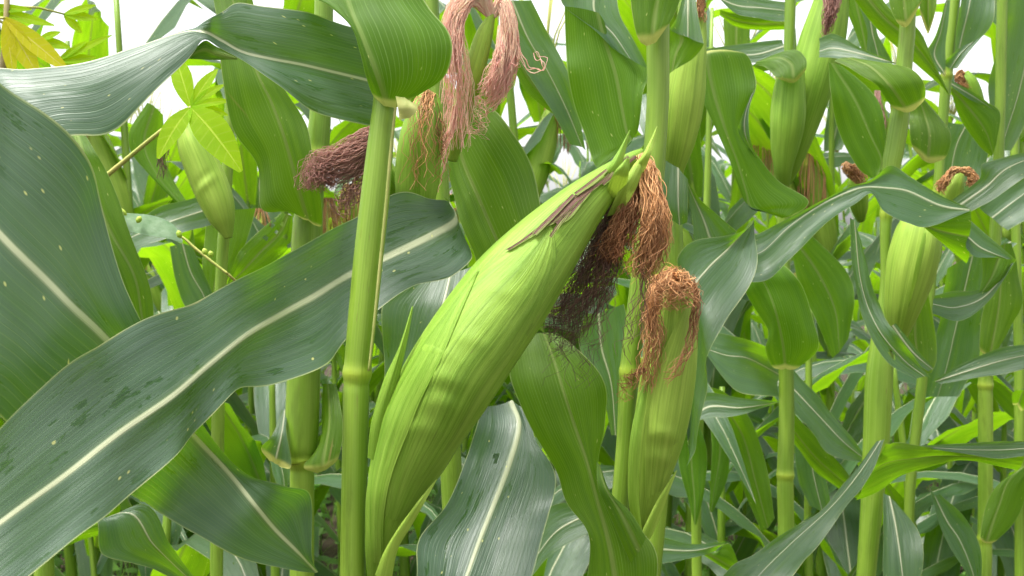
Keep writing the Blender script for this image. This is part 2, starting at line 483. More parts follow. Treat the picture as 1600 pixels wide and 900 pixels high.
def husk_material(key, a, b, tr, dry=0.0):
    s = NT(key)
    u, v = s.uv(); hw, t, col = s.lf(); rnd = s.rnd(); ob = s.obj()
    r10 = s.math('MULTIPLY', rnd, 31.0)
    st = s.noise(s.xyz(s.math('MULTIPLY', u, 60.0), s.math('MULTIPLY', v, 5.0), r10), 1.0, 3.0, .6)
    st2 = s.noise(s.xyz(s.math('MULTIPLY', u, 170.0), s.math('MULTIPLY', v, 8.0), r10), 1.0, 2.0, .6)
    br = s.noise(s.xyz(s.math('MULTIPLY', u, 5.0), s.math('MULTIPLY', v, 16.0), r10), 1.0, 3.0, .5)
    c = s.mix(s.ss(br, .3, .72), a, b)
    c = s.mix(s.ss(st, .38, .70, 0.0, .5), c, tuple(q * 1.35 for q in b))
    c = s.mix(s.ss(st2, .52, .68, 0.0, .45), c, tuple(q * .45 for q in a))
    st3 = s.noise(s.xyz(s.math('MULTIPLY', u, 22.0), s.math('MULTIPLY', v, 2.5), r10), 1.0, 3.0, .55)
    c = s.mix(s.ss(st3, .5, .72, 0.0, .45), c, tuple(q * .6 for q in a))
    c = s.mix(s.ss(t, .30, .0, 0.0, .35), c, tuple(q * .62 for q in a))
    if dry:
        au = s.math('ABSOLUTE', s.math('SUBTRACT', s.math('MULTIPLY', u, 2.0), 1.0))
        st4 = s.noise(s.xyz(s.math('MULTIPLY', u, 7.0), s.math('MULTIPLY', v, 14.0), r10), 1.0, 4.0, .65)
        br_ = s.mix(s.ss(st, .35, .7), (.075, .03, .028), (.22, .11, .08))
        c = s.mix(s.ss(s.math('ADD', st4, s.math('MULTIPLY', au, .16)), .56, .66), br_, (.20, .28, .05))
    sp = s.noise(s.xyz(s.math('MULTIPLY', u, 40.0), s.math('MULTIPLY', v, 90.0), r10), 1.0, 2.0)
    c = s.mix(s.ss(sp, .70, .78, 0.0, .4), c, (.20, .15, .06))
    h = s.math('ADD', st, s.math('MULTIPLY', st2, .7))
    nr = s.bump(h, .45, .0008); nr = s.bump(br, .35, .004, nr)
    x = s.bsdf(c, .5, .27, nr)
    s.done(s.mixs(.22, x, s.trans(tr, nr)), key)
husk_material('husk', (.150, .295, .022), (.255, .41, .052), (.40, .60, .04))
husk_material('husk_pale', (.215, .355, .035), (.34, .48, .07), (.45, .65, .10))
husk_material('husk_dry', (.12, .06, .03), (.30, .2, .1), (.2, .1, .05), dry=1.0)

def stalk_material(key):
    s = NT(key)
    u, v = s.uv(); hw, t, node = s.lf(); rnd = s.rnd(); r10 = s.math('MULTIPLY', rnd, 17.0)
    st = s.noise(s.xyz(s.math('MULTIPLY', u, 26.0), s.math('MULTIPLY', v, 2.0), r10), 1.0, 3.0, .6)
    br = s.noise(s.xyz(s.math('MULTIPLY', u, 2.0), s.math('MULTIPLY', v, 9.0), r10), 1.0, 2.0)
    c = s.mix(s.ss(br, .3, .7), (.13, .24, .016), (.21, .335, .03))
    c = s.mix(s.ss(st, .4, .8, 0.0, .45), c, (.31, .43, .08))
    c = s.mix(s.math('MULTIPLY', node, .7), c, (.35, .45, .04))
    n3 = s.noise(s.xyz(s.math('MULTIPLY', u, 4.0), s.math('MULTIPLY', v, 17.0), r10), 1.0, 4.0, .65)
    c = s.mix(s.ss(n3, .52, .72, 0.0, .5), c, (.085, .14, .012)); c = s.mix(s.ss(n3, .34, .22, 0.0, .5), c, (.22, .17, .06))
    n2 = s.noise(s.xyz(s.math('MULTIPLY', u, 30.0), s.math('MULTIPLY', v, 60.0), r10), 1.0, 2.0)
    c = s.mix(s.ss(n2, .70, .78, 0.0, .6), c, (.14, .08, .03))
    x = s.bsdf(c, .42, .4, s.bump(st, .4, .0008))
    s.done(s.mixs(.12, x, s.trans((.35, .6, .05))), key)
stalk_material('stalk')

def silk_material(key, a, b, tip, rough=.5, tf=.38):
    s = NT(key)
    tn, t, _ = s.lf()
    c = s.mix(tn, a, b)
    c = s.mix(s.ss(t, .45, 1.0, 0.0, .6), c, tip)
    s.done(s.mixs(tf, s.bsdf(c, rough, .4), s.trans(c)), key)
silk_material('silk_brown', (.22, .08, .028), (.96, .58, .26), (.44, .20, .085))
silk_material('silk_dark', (.09, .045, .03), (.30, .16, .10), (.12, .07, .06))
silk_material('silk_pink', (.86, .50, .42), (.98, .88, .66), (.92, .56, .52), tf=.5)
silk_material('silk_purple', (.36, .16, .13), (.66, .42, .33), (.38, .18, .15), tf=.45)

def plain(key, a, b, scale, rough=.6, tr=None, tfac=.4, bumpd=.002, spec=.35, rib=None):
    s = NT(key); ob = s.obj()
    n = s.noise(ob, scale, 4.0, .6)
    c = s.mix(s.ss(n, .3, .7), a, b)
    if rib:
        u, v = s.uv(); du = s.math('ABSOLUTE', s.math('SUBTRACT', u, .5)); rb = s.ss(du, .035, .012)
        side = s.ss(s.math('ABSOLUTE', s.math('SUBTRACT', s.math('FRACT', s.math('MULTIPLY_ADD', du, -1.6, s.math('MULTIPLY', v, 95.0))), .5)), .09, .02)
        rb = s.math('MAXIMUM', rb, s.math('MULTIPLY', side, .35)); c = s.mix(rb, c, rib); tr = s.mix(rb, tr, rib)
    x = s.bsdf(c, rough, spec, s.bump(n, .4, bumpd))
    s.done(s.mixs(tfac, x, s.trans(tr)) if tr else x, key)
plain('cassava', (.15, .29, .006), (.21, .36, .01), 30, .65, (.60, .84, .0), .55, spec=.08, rib=(.42, .55, .05))
plain('cassava_yellow', (.36, .37, .015), (.44, .40, .02), 25, .6, (.80, .80, .01), .5, spec=.1, rib=(.62, .55, .12))
plain('petiole', (.33, .38, .08), (.45, .42, .12), 40, .5)
plain('ligule', (.30, .36, .09), (.44, .44, .16), 60, .6, (.6, .6, .2), .3)
plain('twig', (.16, .13, .06), (.30, .25, .10), 50, .7)
plain('weed', (.07, .17, .03), (.14, .27, .05), 9, .5, (.28, .6, .05), .4)
plain('weed_wet', (.16, .26, .15), (.26, .36, .24), 120, .3, (.3, .55, .12), .3)
plain('bud', (.36, .50, .06), (.48, .58, .10), 60, .5, (.5, .7, .1), .3)
plain('grass', (.06, .14, .025), (.15, .26, .05), 3, .6, (.25, .5, .06), .4)
s = NT('soil'); ob = s.obj()
n1 = s.noise(ob, 3.0, 8.0, .65); n2 = s.noise(ob, 40.0, 6.0, .7)
c = s.mix(s.ss(n1, .3, .7), (.035, .025, .016), (.085, .06, .04)); c = s.mix(s.ss(n2, .5, .7, 0, .6), c, (.17, .13, .09))
s.done(s.bsdf(c, .9, .2, s.bump(n2, .9, .03)), 'soil')
# ------------------------------------------------------------------ ground
def ground_z(x, y):
    return .035 * np.sin(x * 1.9 + .4) * np.sin(y * 1.3) + .02 * np.sin(x * 5.1 + y * 3.7)
def build_ground():
    xs = np.concatenate([[-400, -120, -40, -20], np.linspace(-12, 12, 61), [20, 40, 120, 400]])
    ys = np.concatenate([[-60, -15, -4], np.linspace(-2, 22, 61), [30, 50, 120, 400, 900]])
    V = [(x, y, float(ground_z(x, y)) if abs(x) < 13 and -3 < y < 23 else 0.0) for y in ys for x in xs]
    o = link('ground', V, grid_faces(len(ys), len(xs)), MAT['soil']); o['kind'] = 'structure'
build_ground()

GRP = "maize plants standing nearest the camera"
def plant(x, d, label):
    p = P(x, 450, d)
    return empty('corn_plant', (float(p[0]), float(p[1]), 0.0), label, 'corn plant', GRP)

# ------------------------------------------------------------------ main plant with the big leaning ear
A = plant(556, .70, "corn plant with the thick yellow green stalk and the biggest ear leaning right")
stalk(A, [(548, 960, 20), (551, 900, 20), (556, 640, 20.5), (558, 585, 21), (566, 500, 22.5), (576, 400, 23), (587, 300, 22.5), (597, 200, 19.5), (602, 150, 18.5), (602, 60, 16), (598, -60, 15)], .70, nodes=(583,), top=1.75, m=28)
leaf(A, "641,156 600,152 583,149 .685 / 690,125 590,126 572,120 .678 / 706,85 578,95 562,80 .675/ 700,48 562,55 548,40 .675/ 672,10 548,20 515,10 .68/ 645,-30 535,-25 470,-15 .69 / 610,-90 515,-90 440,-90 .72", collar=1.3, k=.35)
leaf(A, "592,200 600,132 580,48 .735 / 530,186 535,116 525,36 .725/ 480,166 470,101 465,20 .715 / 432,134 420,92 410,8 .705 / 385,99 378,82 372,3 .70 / 345,76 345,64 348,18 .695/ 318,62 318,50 322,32 .69 / 295,88 285,50 282,62,3 .69 / 235,155 215,72 220,95,4 .685 / 170,196 130,98 140,120,4 .68 / 105,222 40,108 45,135,4 .68/ 50,250 -30,112 -25,140,4 .68 / -40,290 -110,180 -100,200 .69 / -200,420 -200,420 -200,420 .7",
     "372,91 371,92 370,93 .70/ 337,72 337,84 337,94 .70/ 319,64 317,78 315,93 .695/ 294,89 292,91 290,92 .69", bulge=-.10, k=.15, rib=.4, label="arching wet leaf with a turned margin", mat='leaf_wet')
leaf(A, "650,163 632,152 618,150 .678/ 652,172 636,168 622,170 .676/ 640,185 632,186 624,188 .68", name='ligule', mat='ligule', rip=.001, wave=.01)
b = Buf(); C, R = px_line([(618, 168, 2.2, .69), (611, 230, 2.4, .69), (603, 320, 2.6, .69), (593, 420, 2.4, .69), (584, 510, 2.2, .69), (576, 580, 1.8, .69)], .685); tube(b, C, R, 8)
b.link('sheath_edge', MAT['ligule'], A)
E1AX = [(588, 925, 12, .70), (591, 892, 18, .695), (595, 855, 25, .69), (603, 820, 33, .687), (613, 783, 42, .684), (625, 748, 49, .682), (645, 700, 60, .68), (662, 660, 67, .678), (702, 592, 73, .675), (749, 520, 73, .68), (800, 450, 69, .69), (852, 385, 56, .70), (905, 325, 39, .71), (950, 282, 25, .72), (985, 252, 14, .725), (1003, 236, 5, .73)]
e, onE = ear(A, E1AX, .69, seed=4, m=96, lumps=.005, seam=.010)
HL = dict(name='husk_leaf', mat='husk', g=0, rip=.0008, wave=.05, bulge=-.02, per=8, half=8)
def on(f, lift): return lambda x, y: f(x, y, lift)
# outer husk leaves lying on the ear, each with its own pointed tip
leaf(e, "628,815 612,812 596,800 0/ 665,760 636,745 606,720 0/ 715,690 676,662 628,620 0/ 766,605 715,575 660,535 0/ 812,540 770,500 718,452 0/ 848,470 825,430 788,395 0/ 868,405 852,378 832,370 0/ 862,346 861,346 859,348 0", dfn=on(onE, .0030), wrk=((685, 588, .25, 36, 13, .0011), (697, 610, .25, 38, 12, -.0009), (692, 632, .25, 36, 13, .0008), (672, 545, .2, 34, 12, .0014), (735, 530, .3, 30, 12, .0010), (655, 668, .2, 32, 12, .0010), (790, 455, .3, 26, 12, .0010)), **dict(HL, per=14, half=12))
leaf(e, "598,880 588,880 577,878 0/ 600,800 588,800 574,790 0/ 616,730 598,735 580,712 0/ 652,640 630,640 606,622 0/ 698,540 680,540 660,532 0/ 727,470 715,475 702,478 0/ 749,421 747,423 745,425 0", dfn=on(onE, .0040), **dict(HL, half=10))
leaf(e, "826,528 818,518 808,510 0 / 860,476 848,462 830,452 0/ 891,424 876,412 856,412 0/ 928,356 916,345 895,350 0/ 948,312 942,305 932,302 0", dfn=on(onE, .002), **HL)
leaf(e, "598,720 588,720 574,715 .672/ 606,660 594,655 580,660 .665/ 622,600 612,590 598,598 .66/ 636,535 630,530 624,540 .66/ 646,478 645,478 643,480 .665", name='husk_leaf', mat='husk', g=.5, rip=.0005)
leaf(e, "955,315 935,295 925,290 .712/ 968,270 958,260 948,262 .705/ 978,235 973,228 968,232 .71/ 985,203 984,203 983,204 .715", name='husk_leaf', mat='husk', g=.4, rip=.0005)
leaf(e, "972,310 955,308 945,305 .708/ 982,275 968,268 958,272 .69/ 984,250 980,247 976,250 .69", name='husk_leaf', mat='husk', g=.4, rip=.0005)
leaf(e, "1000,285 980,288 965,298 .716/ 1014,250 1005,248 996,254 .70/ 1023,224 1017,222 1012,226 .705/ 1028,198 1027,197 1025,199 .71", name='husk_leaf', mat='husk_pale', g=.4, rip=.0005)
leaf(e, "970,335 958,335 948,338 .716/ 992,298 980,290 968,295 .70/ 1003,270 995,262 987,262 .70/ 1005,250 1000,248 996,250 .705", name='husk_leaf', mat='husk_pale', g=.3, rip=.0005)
leaf(e, "796,391 792,390 788,391 0/ 821,376 818,374 815,374 0/ 848,358 845,354 842,353 0/ 868,348 864,343 860,341 0/ 886,335 878,329 870,327 0/ 908,316 900,309 893,307 0/ 923,301 919,298 916,296 0/ 946,283 943,281 941,280 0/ 966,265 962,262 959,260 0/ 985,248 983,245 980,241 0", dfn=on(onE, .0050), name='husk_leaf', mat='husk_dry', g=0, rip=.0022, wave=.02, bulge=-.05, label="dried brown husk leaf")
leaf(e, "874,352 868,348 863,349 0/ 893,340 886,335 880,337 0/ 911,317 907,314 903,315 0/ 930,293 929,292 928,293 0", dfn=on(onE, .0062), name='husk_leaf', mat='husk_dry', g=0, rip=.0018, wave=.015, bulge=-.05)
for q, t in enumerate(("838,368 834,364 831,364 0/ 866,340 862,336 859,336 0/ 898,306 895,303 893,303 0", "902,306 898,302 896,302 0/ 930,286 926,281 924,281 0/ 955,262 953,260 951,260 0", "944,290 941,287 939,287 0/ 970,268 966,264 963,262 0/ 996,246 993,243 990,241 0", "862,372 859,369 857,370 0/ 878,350 874,347 872,348 0/ 893,330 891,328 890,329 0")):
    leaf(e, t, dfn=on(onE, .0065), name='husk_leaf', mat='husk_dry', g=0, rip=.0015, wave=.012, bulge=-.05)
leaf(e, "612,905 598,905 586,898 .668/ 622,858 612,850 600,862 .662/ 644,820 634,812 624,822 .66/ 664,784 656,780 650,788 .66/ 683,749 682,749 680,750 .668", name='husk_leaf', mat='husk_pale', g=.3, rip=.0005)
sb = Buf()
strands(None, [(1003, 240, .725), (1012, 270, .712), (1022, 320, .705), (1024, 365, .705), (1012, 405, .71), (1003, 440, .715)], 420, .71, (6, 28), .00026, 1, curl=4.2, tone=(.1, 1), buf=sb, lenvar=.55, seg=20)
strands(None, [(996, 246, .73), (995, 275, .72), (985, 330, .715), (968, 380, .715), (955, 415, .72)], 230, .72, (4, 32), .00028, 2, curl=4.0, tone=(-.1, .5), buf=sb, lenvar=.5, seg=18)
strands(None, [(1003, 240, .722), (1014, 270, .706), (1026, 320, .698), (1026, 365, .70), (1014, 405, .705), (1003, 450, .71)], 22, .70, (8, 28), .00028, 8, curl=5, tone=(.6, 1.1), buf=sb, lenvar=.5, seg=26)
sb.link('silk', MAT['silk_brown'], e)
sb = Buf()
strands(None, [(992, 252, .73), (975, 310, .73), (950, 375, .728), (920, 440, .73), (885, 500, .735), (850, 530, .74)], 260, .73, (3, 46), .00024, 3, curl=6.5, buf=sb, lenvar=.55, seg=22)
strands(None, [(960, 340, .725), (950, 420, .72), (925, 480, .72), (900, 540, .72), (890, 610, .72)], 30, .72, (6, 46), .0002, 4, curl=7, buf=sb, seg=22)
strands(None, [(1005, 330, .71), (1008, 400, .71), (1000, 470, .71), (985, 520, .71), (965, 560, .71)], 12, .72, (3, 12), .00026, 5, curl=5, buf=sb, seg=20)
sb.link('silk', MAT['silk_dark'], e, label="dark matted withered silk")

# ------------------------------------------------------------------ plant right behind it: pink silk, broad wet leaf across the front
B = plant(690, .93, "corn plant with pink tasselled ears and the broad wet leaf crossing to the lower left")
stalk(B, [(716, 960, 17), (708, 800, 17), (700, 640, 17), (694, 480, 17), (688, 330, 16), (682, 200, 14), (676, 60, 12), (672, -40, 12)], .97, nodes=(640, 380), top=1.8)
leaf(B, "700,335 705,318 690,300 .86 / 738,388 712,342 700,316 .83 / 715,425 672,368 668,308 .79 / 640,452 605,402 612,306 .765 / 556,515 545,430 555,338 .745 / 512,568 490,463 495,371 .715 / 440,597 440,491 440,402 .68/ 366,610 388,523 378,432 .645/ 318,662 332,567 305,472 .61 / 265,720 270,620 215,503 .57 / 190,785 190,675 140,550 .53 / 95,860 100,745 60,610 .50 / 20,920 10,810 -20,690 .47 / -80,990 -80,880 -110,790 .45 / -200,1000 -200,1000 -200,1000 .43", bulge=.05, half=14, per=10, label="broad wet leaf with white midrib", mat='leaf_wet', rib=1.25)
leaf(B, "705,215 715,205 740,160 .88/ 700,270 722,250 780,178 .88/ 715,330 748,312 822,240 .87 / 740,395 778,380 845,320 .86/ 760,450 810,450 860,400 .86 / 850,520 850,520 850,520 .86")
leaf(B, "825,640 800,625 752,635 .92 / 838,690 813,662 745,665 .90 / 868,745 795,725 727,715 .88 / 858,800 770,790 700,788 .86 / 845,850 747,850 655,840 .84 / 830,905 727,905 652,900 .82 / 815,980 700,980 650,980 .80/ 720,1080 690,1080 670,1080 .78", half=14, holes=((777, 711, 5), (774, 717, 4.5)), label="grey green hanging leaf with a pale midrib", mat='leaf_wet', rib=1.0)
leaf(B, "740,415 705,425 640,440 .92 / 735,480 692,480 600,470 .90 / 700,560 670,550 598,520 .89 / 660,640 640,620 600,580 .88/ 610,700 610,700 600,700 .88")
e6, o6 = ear(B, [(704, 250, 10, .86), (716, 200, 15, .852), (729, 150, 17, .848), (744, 100, 16, .844), (757, 55, 13, .842), (769, 22, 5, .84)], .85, seed=6, m=40, mat='husk_pale')
sb = Buf()
strands(None, [(768, 28, .84), (752, -8, .835), (718, 5, .83), (706, 50, .828), (712, 110, .83), (713, 170, .832), (706, 235, .835)], 360, .83, (5, 30), .00026, 21, curl=2, buf=sb, lenvar=.92, tone=(0, 1), seg=22)
strands(None, [(766, 28, .842), (738, 4, .832), (716, 30, .826), (710, 80, .824), (712, 130, .825)], 120, .83, (2, 15), .00030, 22, curl=1.8, buf=sb, lenvar=.7, seg=18)
strands(None, [(770, 26, .84), (785, 2, .838), (796, 45, .836), (794, 95, .838), (778, 135, .84), (752, 162, .842)], 320, .84, (4, 20), .00030, 23, curl=2, buf=sb, lenvar=.5, seg=22)
strands(None, [(782, 40, .838), (782, 80, .832), (772, 115, .832), (755, 150, .835)], 110, .84, (3, 17), .00030, 24, curl=1.8, buf=sb, lenvar=.5)
strands(None, [(795, 40, .836), (812, 80, .834), (824, 105, .834), (846, 108, .834), (848, 92, .834), (834, 82, .834)], 3, .84, (1, 6), .0004, 25, curl=2, buf=sb, lenvar=.1, seg=30)
strands(None, [(790, 60, .836), (806, 80, .834), (808, 100, .834), (796, 106, .834)], 4, .84, (1, 6), .0004, 26, curl=1.8, buf=sb, lenvar=.2, seg=24)
strands(None, [(745, 150, .835), (752, 175, .835), (745, 200, .835), (738, 215, .835)], 14, .84, (3, 12), .0003, 27, curl=6, buf=sb, lenvar=.6)
strands(None, [(712, 165, .832), (708, 190, .832), (700, 215, .833), (685, 260, .835), (680, 300, .84)], 26, .84, (3, 10), .0004, 28, curl=1.8, buf=sb, lenvar=.6)
strands(None, [(768, 24, .842), (742, -6, .832), (716, 18, .826), (704, 62, .824), (703, 100, .826)], 220, .83, (4, 20), .00026, 29, curl=1.8, buf=sb, lenvar=.7, tone=(.3, 1))
sb.link('silk', MAT['silk_pink'], e6)
e7, o7 = ear(B, [(652, 345, 14, .83), (650, 310, 30, .82), (652, 265, 35, .815), (658, 215, 33, .81), (667, 170, 25, .81), (672, 145, 12, .81)], .82, seed=8, m=44)
sb = Buf()
strands(None, [(672, 142, .806), (660, 165, .79), (655, 200, .784), (650, 250, .786), (648, 300, .79)], 44, .79, (10, 32), .00028, 31, curl=4, buf=sb, lenvar=.7, tone=(.2, 1))
strands(None, [(676, 146, .806), (684, 200, .80), (686, 240, .80), (680, 290, .80)], 28, .8, (3, 14), .00028, 32, curl=4, buf=sb, lenvar=.7)
sb.link('silk', MAT['silk_brown'], e7)
e8, o8 = ear(B, [(640, 330, 12, .86), (615, 300, 22, .85), (590, 268, 25, .84), (566, 245, 20, .835), (550, 238, 9, .83)], .85, seed=9, m=36)
sb = Buf()
strands(None, [(590, 222, .80), (570, 232, .80), (540, 250, .80), (512, 262, .80), (494, 275, .80), (490, 300, .80)], 330, .8, (27, 26), .0003, 33, curl=4, buf=sb, lenvar=.5, seg=20)
strands(None, [(580, 260, .80), (555, 290, .80), (535, 320, .80), (520, 335, .80)], 60, .8, (12, 16), .0003, 34, curl=5, buf=sb, lenvar=.6)
sb.link('silk', MAT['silk_purple'], e8)

# ------------------------------------------------------------------ plant with the small brown-capped ear
Cp = plant(980, .86, "corn plant with one short brown capped ear pressed against its stalk")
stalk(Cp, [(958, 960, 13), (968, 800, 14), (977, 690, 14), (983, 585, 15), (992, 510, 16), (1002, 430, 16), (1012, 360, 17), (1022, 250, 17.5), (1028, 150, 17.5), (1028, 60, 18), (1030, -60, 17)], .86, nodes=(581,), top=1.8, m=24)
e2, o2 = ear(Cp, [(1003, 836, 5, .84), (1008, 800, 15, .835), (1017, 748, 28, .83), (1029, 682, 40, .825), (1040, 615, 43, .825), (1047, 555, 42, .825), (1052, 500, 37, .825), (1055, 460, 30, .825), (1056, 434, 15, .825)], .83, seed=12, m=72, lumps=.008, seam=.01, mat='husk_pale')
leaf(e2, "1040,765 1025,770 1008,785 0/ 1062,690 1038,690 1008,690 0/ 1078,610 1052,605 1016,605 0/ 1085,530 1068,525 1045,530 0/ 1084,480 1078,475 1070,480 0/ 1080,452 1079,451 1078,453 0", dfn=on(o2, .0025), wrk=((1040, 678, .2, 28, 11, .0014), (1040, 698, .2, 28, 11, -.0011), (1036, 718, .2, 26, 11, .0010)), **dict(HL, per=16, half=12, mat='husk_pale'))
leaf(e2, "1003,828 997,825 990,828 .81/ 998,770 989,765 981,770 .80/ 1001,690 992,690 984,690 .795/ 1010,625 1003,620 997,625 .80/ 1016,580 1015,580 1013,582 .81", name='husk_leaf', mat='husk', g=.3, rip=.0005)
leaf(e2, "1016,842 1007,846 998,842 .82/ 1030,812 1018,808 1010,815 .815/ 1046,768 1038,766 1032,772 .812/ 1058,735 1057,735 1055,737 .815", name='husk_leaf', mat='husk_pale', g=.3, rip=.0005)
sb = Buf()
strands(None, [(1058, 442, .815), (1040, 434, .805), (1024, 452, .80), (1019, 490, .80), (1022, 530, .80), (1013, 575, .802), (1004, 615, .805)], 200, .8, (5, 17), .00028, 41, curl=3.8, buf=sb, lenvar=.8, seg=22, tone=(.1, 1))
strands(None, [(1056, 438, .81), (1052, 440, .79), (1049, 460, .785), (1043, 485, .785)], 170, .8, (17, 26), .00028, 42, curl=4, buf=sb, lenvar=.6, tone=(.3, 1))
strands(None, [(1056, 438, .815), (1076, 440, .80), (1089, 465, .80), (1084, 510, .795), (1076, 545, .79), (1055, 578, .785), (1035, 598, .785)], 50, .8, (2, 6), .0003, 43, curl=3.5, buf=sb, lenvar=.8, tone=(-.2, .6))
strands(None, [(1048, 440, .815), (1045, 428, .81), (1058, 426, .81), (1064, 438, .81)], 18, .8, (2, 8), .00022, 44, curl=4, buf=sb)
strands(None, [(1008, 575, .80), (985, 590, .80), (976, 605, .80), (972, 640, .80)], 14, .8, (2, 8), .00022, 45, curl=5, buf=sb, tone=(-.3, .2))
strands(None, [(1060, 442, .812), (1044, 428, .80), (1026, 455, .79), (1018, 500, .79), (1020, 560, .795)], 16, .79, (8, 22), .00028, 46, curl=5, buf=sb, lenvar=.7, seg=26, tone=(.6, 1.1))
strands(None, [(1050, 436, .80), (1066, 434, .79), (1078, 452, .785), (1074, 480, .785)], 60, .79, (4, 14), .00032, 47, curl=5, buf=sb, lenvar=.6, tone=(.2, 1))
sb.link('silk', MAT['silk_brown'], e2)
leaf(Cp, "1042,42 1020,52 997,60 .83 / 1055,20 1025,15 988,20 .83 / 1068,-20 1035,-40 985,-20 .83 / 1080,-90 1040,-90 990,-90 .84", collar=2.2, k=.3)
leaf(Cp, "1025,930 965,930 915,930 .80 / 1022,855 950,850 920,840 .80 / 965,795 932,775 885,785 .80 / 935,735 918,720 868,735 .80 / 945,665 900,670 828,665 .80/ 945,600 880,610 800,600 .80 / 900,545 865,560 795,560 .81/ 870,520 850,520 800,530 .82", half=12)
leaf(Cp, "1010,840 1000,860 985,880 .79/ 985,800 970,800 950,800 .79/ 955,770 945,760 935,760 .79/ 938,730 936,725 932,722 .80")
leaf(Cp, "882,10 935,20 950,45 .95 / 884,70 945,60 975,80 .95/ 887,115 962,115 1013,108 .95 / 898,170 972,165 1005,145 .95 / 915,215 980,205 1000,185 .95/ 926,250 985,225 990,215 .95 / 932,262 935,262 940,262 .95",
     "962,-20 930,-20 880,-20 .96/ 968,20 930,20 880,8 .955/ 985,55 960,55 930,50 .95/ 1013,107 985,92 955,72 .945")
leaf(Cp, "1075,280 1060,262 1040,250 .89/ 1075,330 1060,318 1036,310 .88/ 1073,348 1062,352 1045,340 .88")

C2 = plant(1048, 1.0, "corn plant with a pale upright ear close behind the short brown capped one")
stalk(C2, [(1010, 960, 16), (1025, 800, 17), (1036, 640, 18), (1046, 500, 20), (1047, 400, 21), (1048, 300, 17), (1055, 180, 13), (1066, 60, 11), (1075, -60, 10)], 1.02, nodes=(430, 640, 290), top=1.85)
e3, o3 = ear(C2, [(1049, 300, 15, .995), (1052, 265, 17, .99), (1060, 218, 26, .98), (1068, 160, 31, .975), (1076, 105, 27, .975), (1086, 50, 18, .98), (1093, 5, 8, .98)], .98, seed=14, m=48, mat='husk_pale')
strands(e3, [(1092, 8, .975), (1094, -10, .97), (1096, 10, .97), (1094, 35, .97)], 60, .97, (2, 7), .0004, 51, curl=2)
leaf(C2, "1040,45 1060,50 1085,62 .94 / 1040,75 1065,62 1100,68 .94/ 1040,100 1055,85 1085,90 .94 / 1042,120 1050,112 1062,105 .94",
     "1085,-20 1075,-20 1070,-20 .95/ 1090,20 1075,20 1058,25 .94 / 1100,68 1075,58 1046,45 .935")
leaf(C2, "1098,85 1102,88 1165,84 1.10 / 1100,120 1106,115 1179,115 1.10 / 1100,160 1118,160 1178,145 1.10/ 1118,200 1135,210 1160,190 1.1/ 1135,240 1152,255 1175,230 1.1 / 1150,280 1165,300 1215,280 1.1/ 1165,315 1172,325 1265,312 1.1/ 1185,328 1195,332 1240,335 1.1/1220,340 1220,340 1222,341 1.1",
     "1180,138 1176,145 1172,150 1.095 / 1170,175 1165,180 1156,190 1.09/ 1172,215 1165,212 1154,205 1.09/ 1185,250 1180,245 1170,235 1.095", collar=.8)
leaf(C2, "1178,345 1180,340 1185,335 .98/ 1178,430 1140,385 1160,362 .95 / 1135,500 1105,420 1090,375 .93 / 1105,560 1082,455 1062,400 .92 / 1098,620 1075,520 1058,440 .92/ 1092,680 1070,600 1060,500 .92 / 1075,730 1075,700 1070,640 .92", half=12)
leaf(C2, "1085,385 1110,375 1152,362 1.0/ 1082,345 1098,340 1120,335 1.0/ 1074,300 1082,305 1095,312 1.0/ 1071,278 1071,278 1072,279 1.0")
leaf(C2, "830,0 800,0 770,10 1.08 / 860,60 825,60 790,40 1.08/ 895,130 855,110 815,100 1.08/ 905,180 885,170 860,170 1.08/ 915,235 910,230 890,225 1.08",
     "790,70 800,75 815,90 1.09/ 820,140 835,135 860,130 1.09/ 880,190 890,185 900,175 1.09")
leaf(C2, "975,475 935,490 915,490 1.0/ 985,530 940,545 905,540 1.0/ 975,610 955,600 940,610 1.0/ 965,680 962,680 955,680 1.0")

# ------------------------------------------------------------------ plant left of the main stalk
D = plant(472, .95, "corn plant with a dark green stalk and tall striped leaf, left of the thick stalk")
stalk(D, [(474, 960, 19), (472, 900, 19), (472, 745, 19), (471, 715, 22), (471, 690, 26), (474, 600, 26), (478, 480, 25), (480, 370, 24), (486, 300, 20), (497, 220, 18), (502, 150, 16), (505, 60, 15), (508, -80, 14)], .95, nodes=(722, 240), top=1.8, m=24)
leaf(D, "503,350 480,338 452,330 .915/ 499,290 465,285 408,325 .905/ 485,220 445,215 398,255 .90/ 470,180 425,160 365,200 .90/ 440,130 403,115 347,120 .90/ 410,60 375,40 340,40 .91/ 390,-20 358,-20 330,-20 .92", collar=.5, half=10)
leaf(D, "530,712 505,722 475,728 .93 / 536,650 515,660 500,690 .94/ 525,600 512,600 505,600 .96", collar=2.0)
leaf(D, "408,700 432,712 455,728 .93 / 425,680 440,680 447,672 .93/ 440,640 445,640 450,640 .95", collar=1.5)
leaf(D, "440,332 450,335 458,338 1.0 / 418,350 435,365 455,375 1.0/ 385,380 405,395 442,398 1.0/ 368,405 378,425 387,435 1.0/ 355,445 355,448 355,450 1.0", rip=.005, wave=.03, half=14, per=14, holes=((425, 352, 4), (432, 362, 3), (415, 372, 4), (441, 350, 3), (446, 370, 4), (428, 345, 3), (452, 385, 4), (384, 440, 4)))
leaf(D, "415,330 420,325 430,320 .93/ 402,300 406,298 410,295 .93/ 405,270 407,270 409,270 .93")

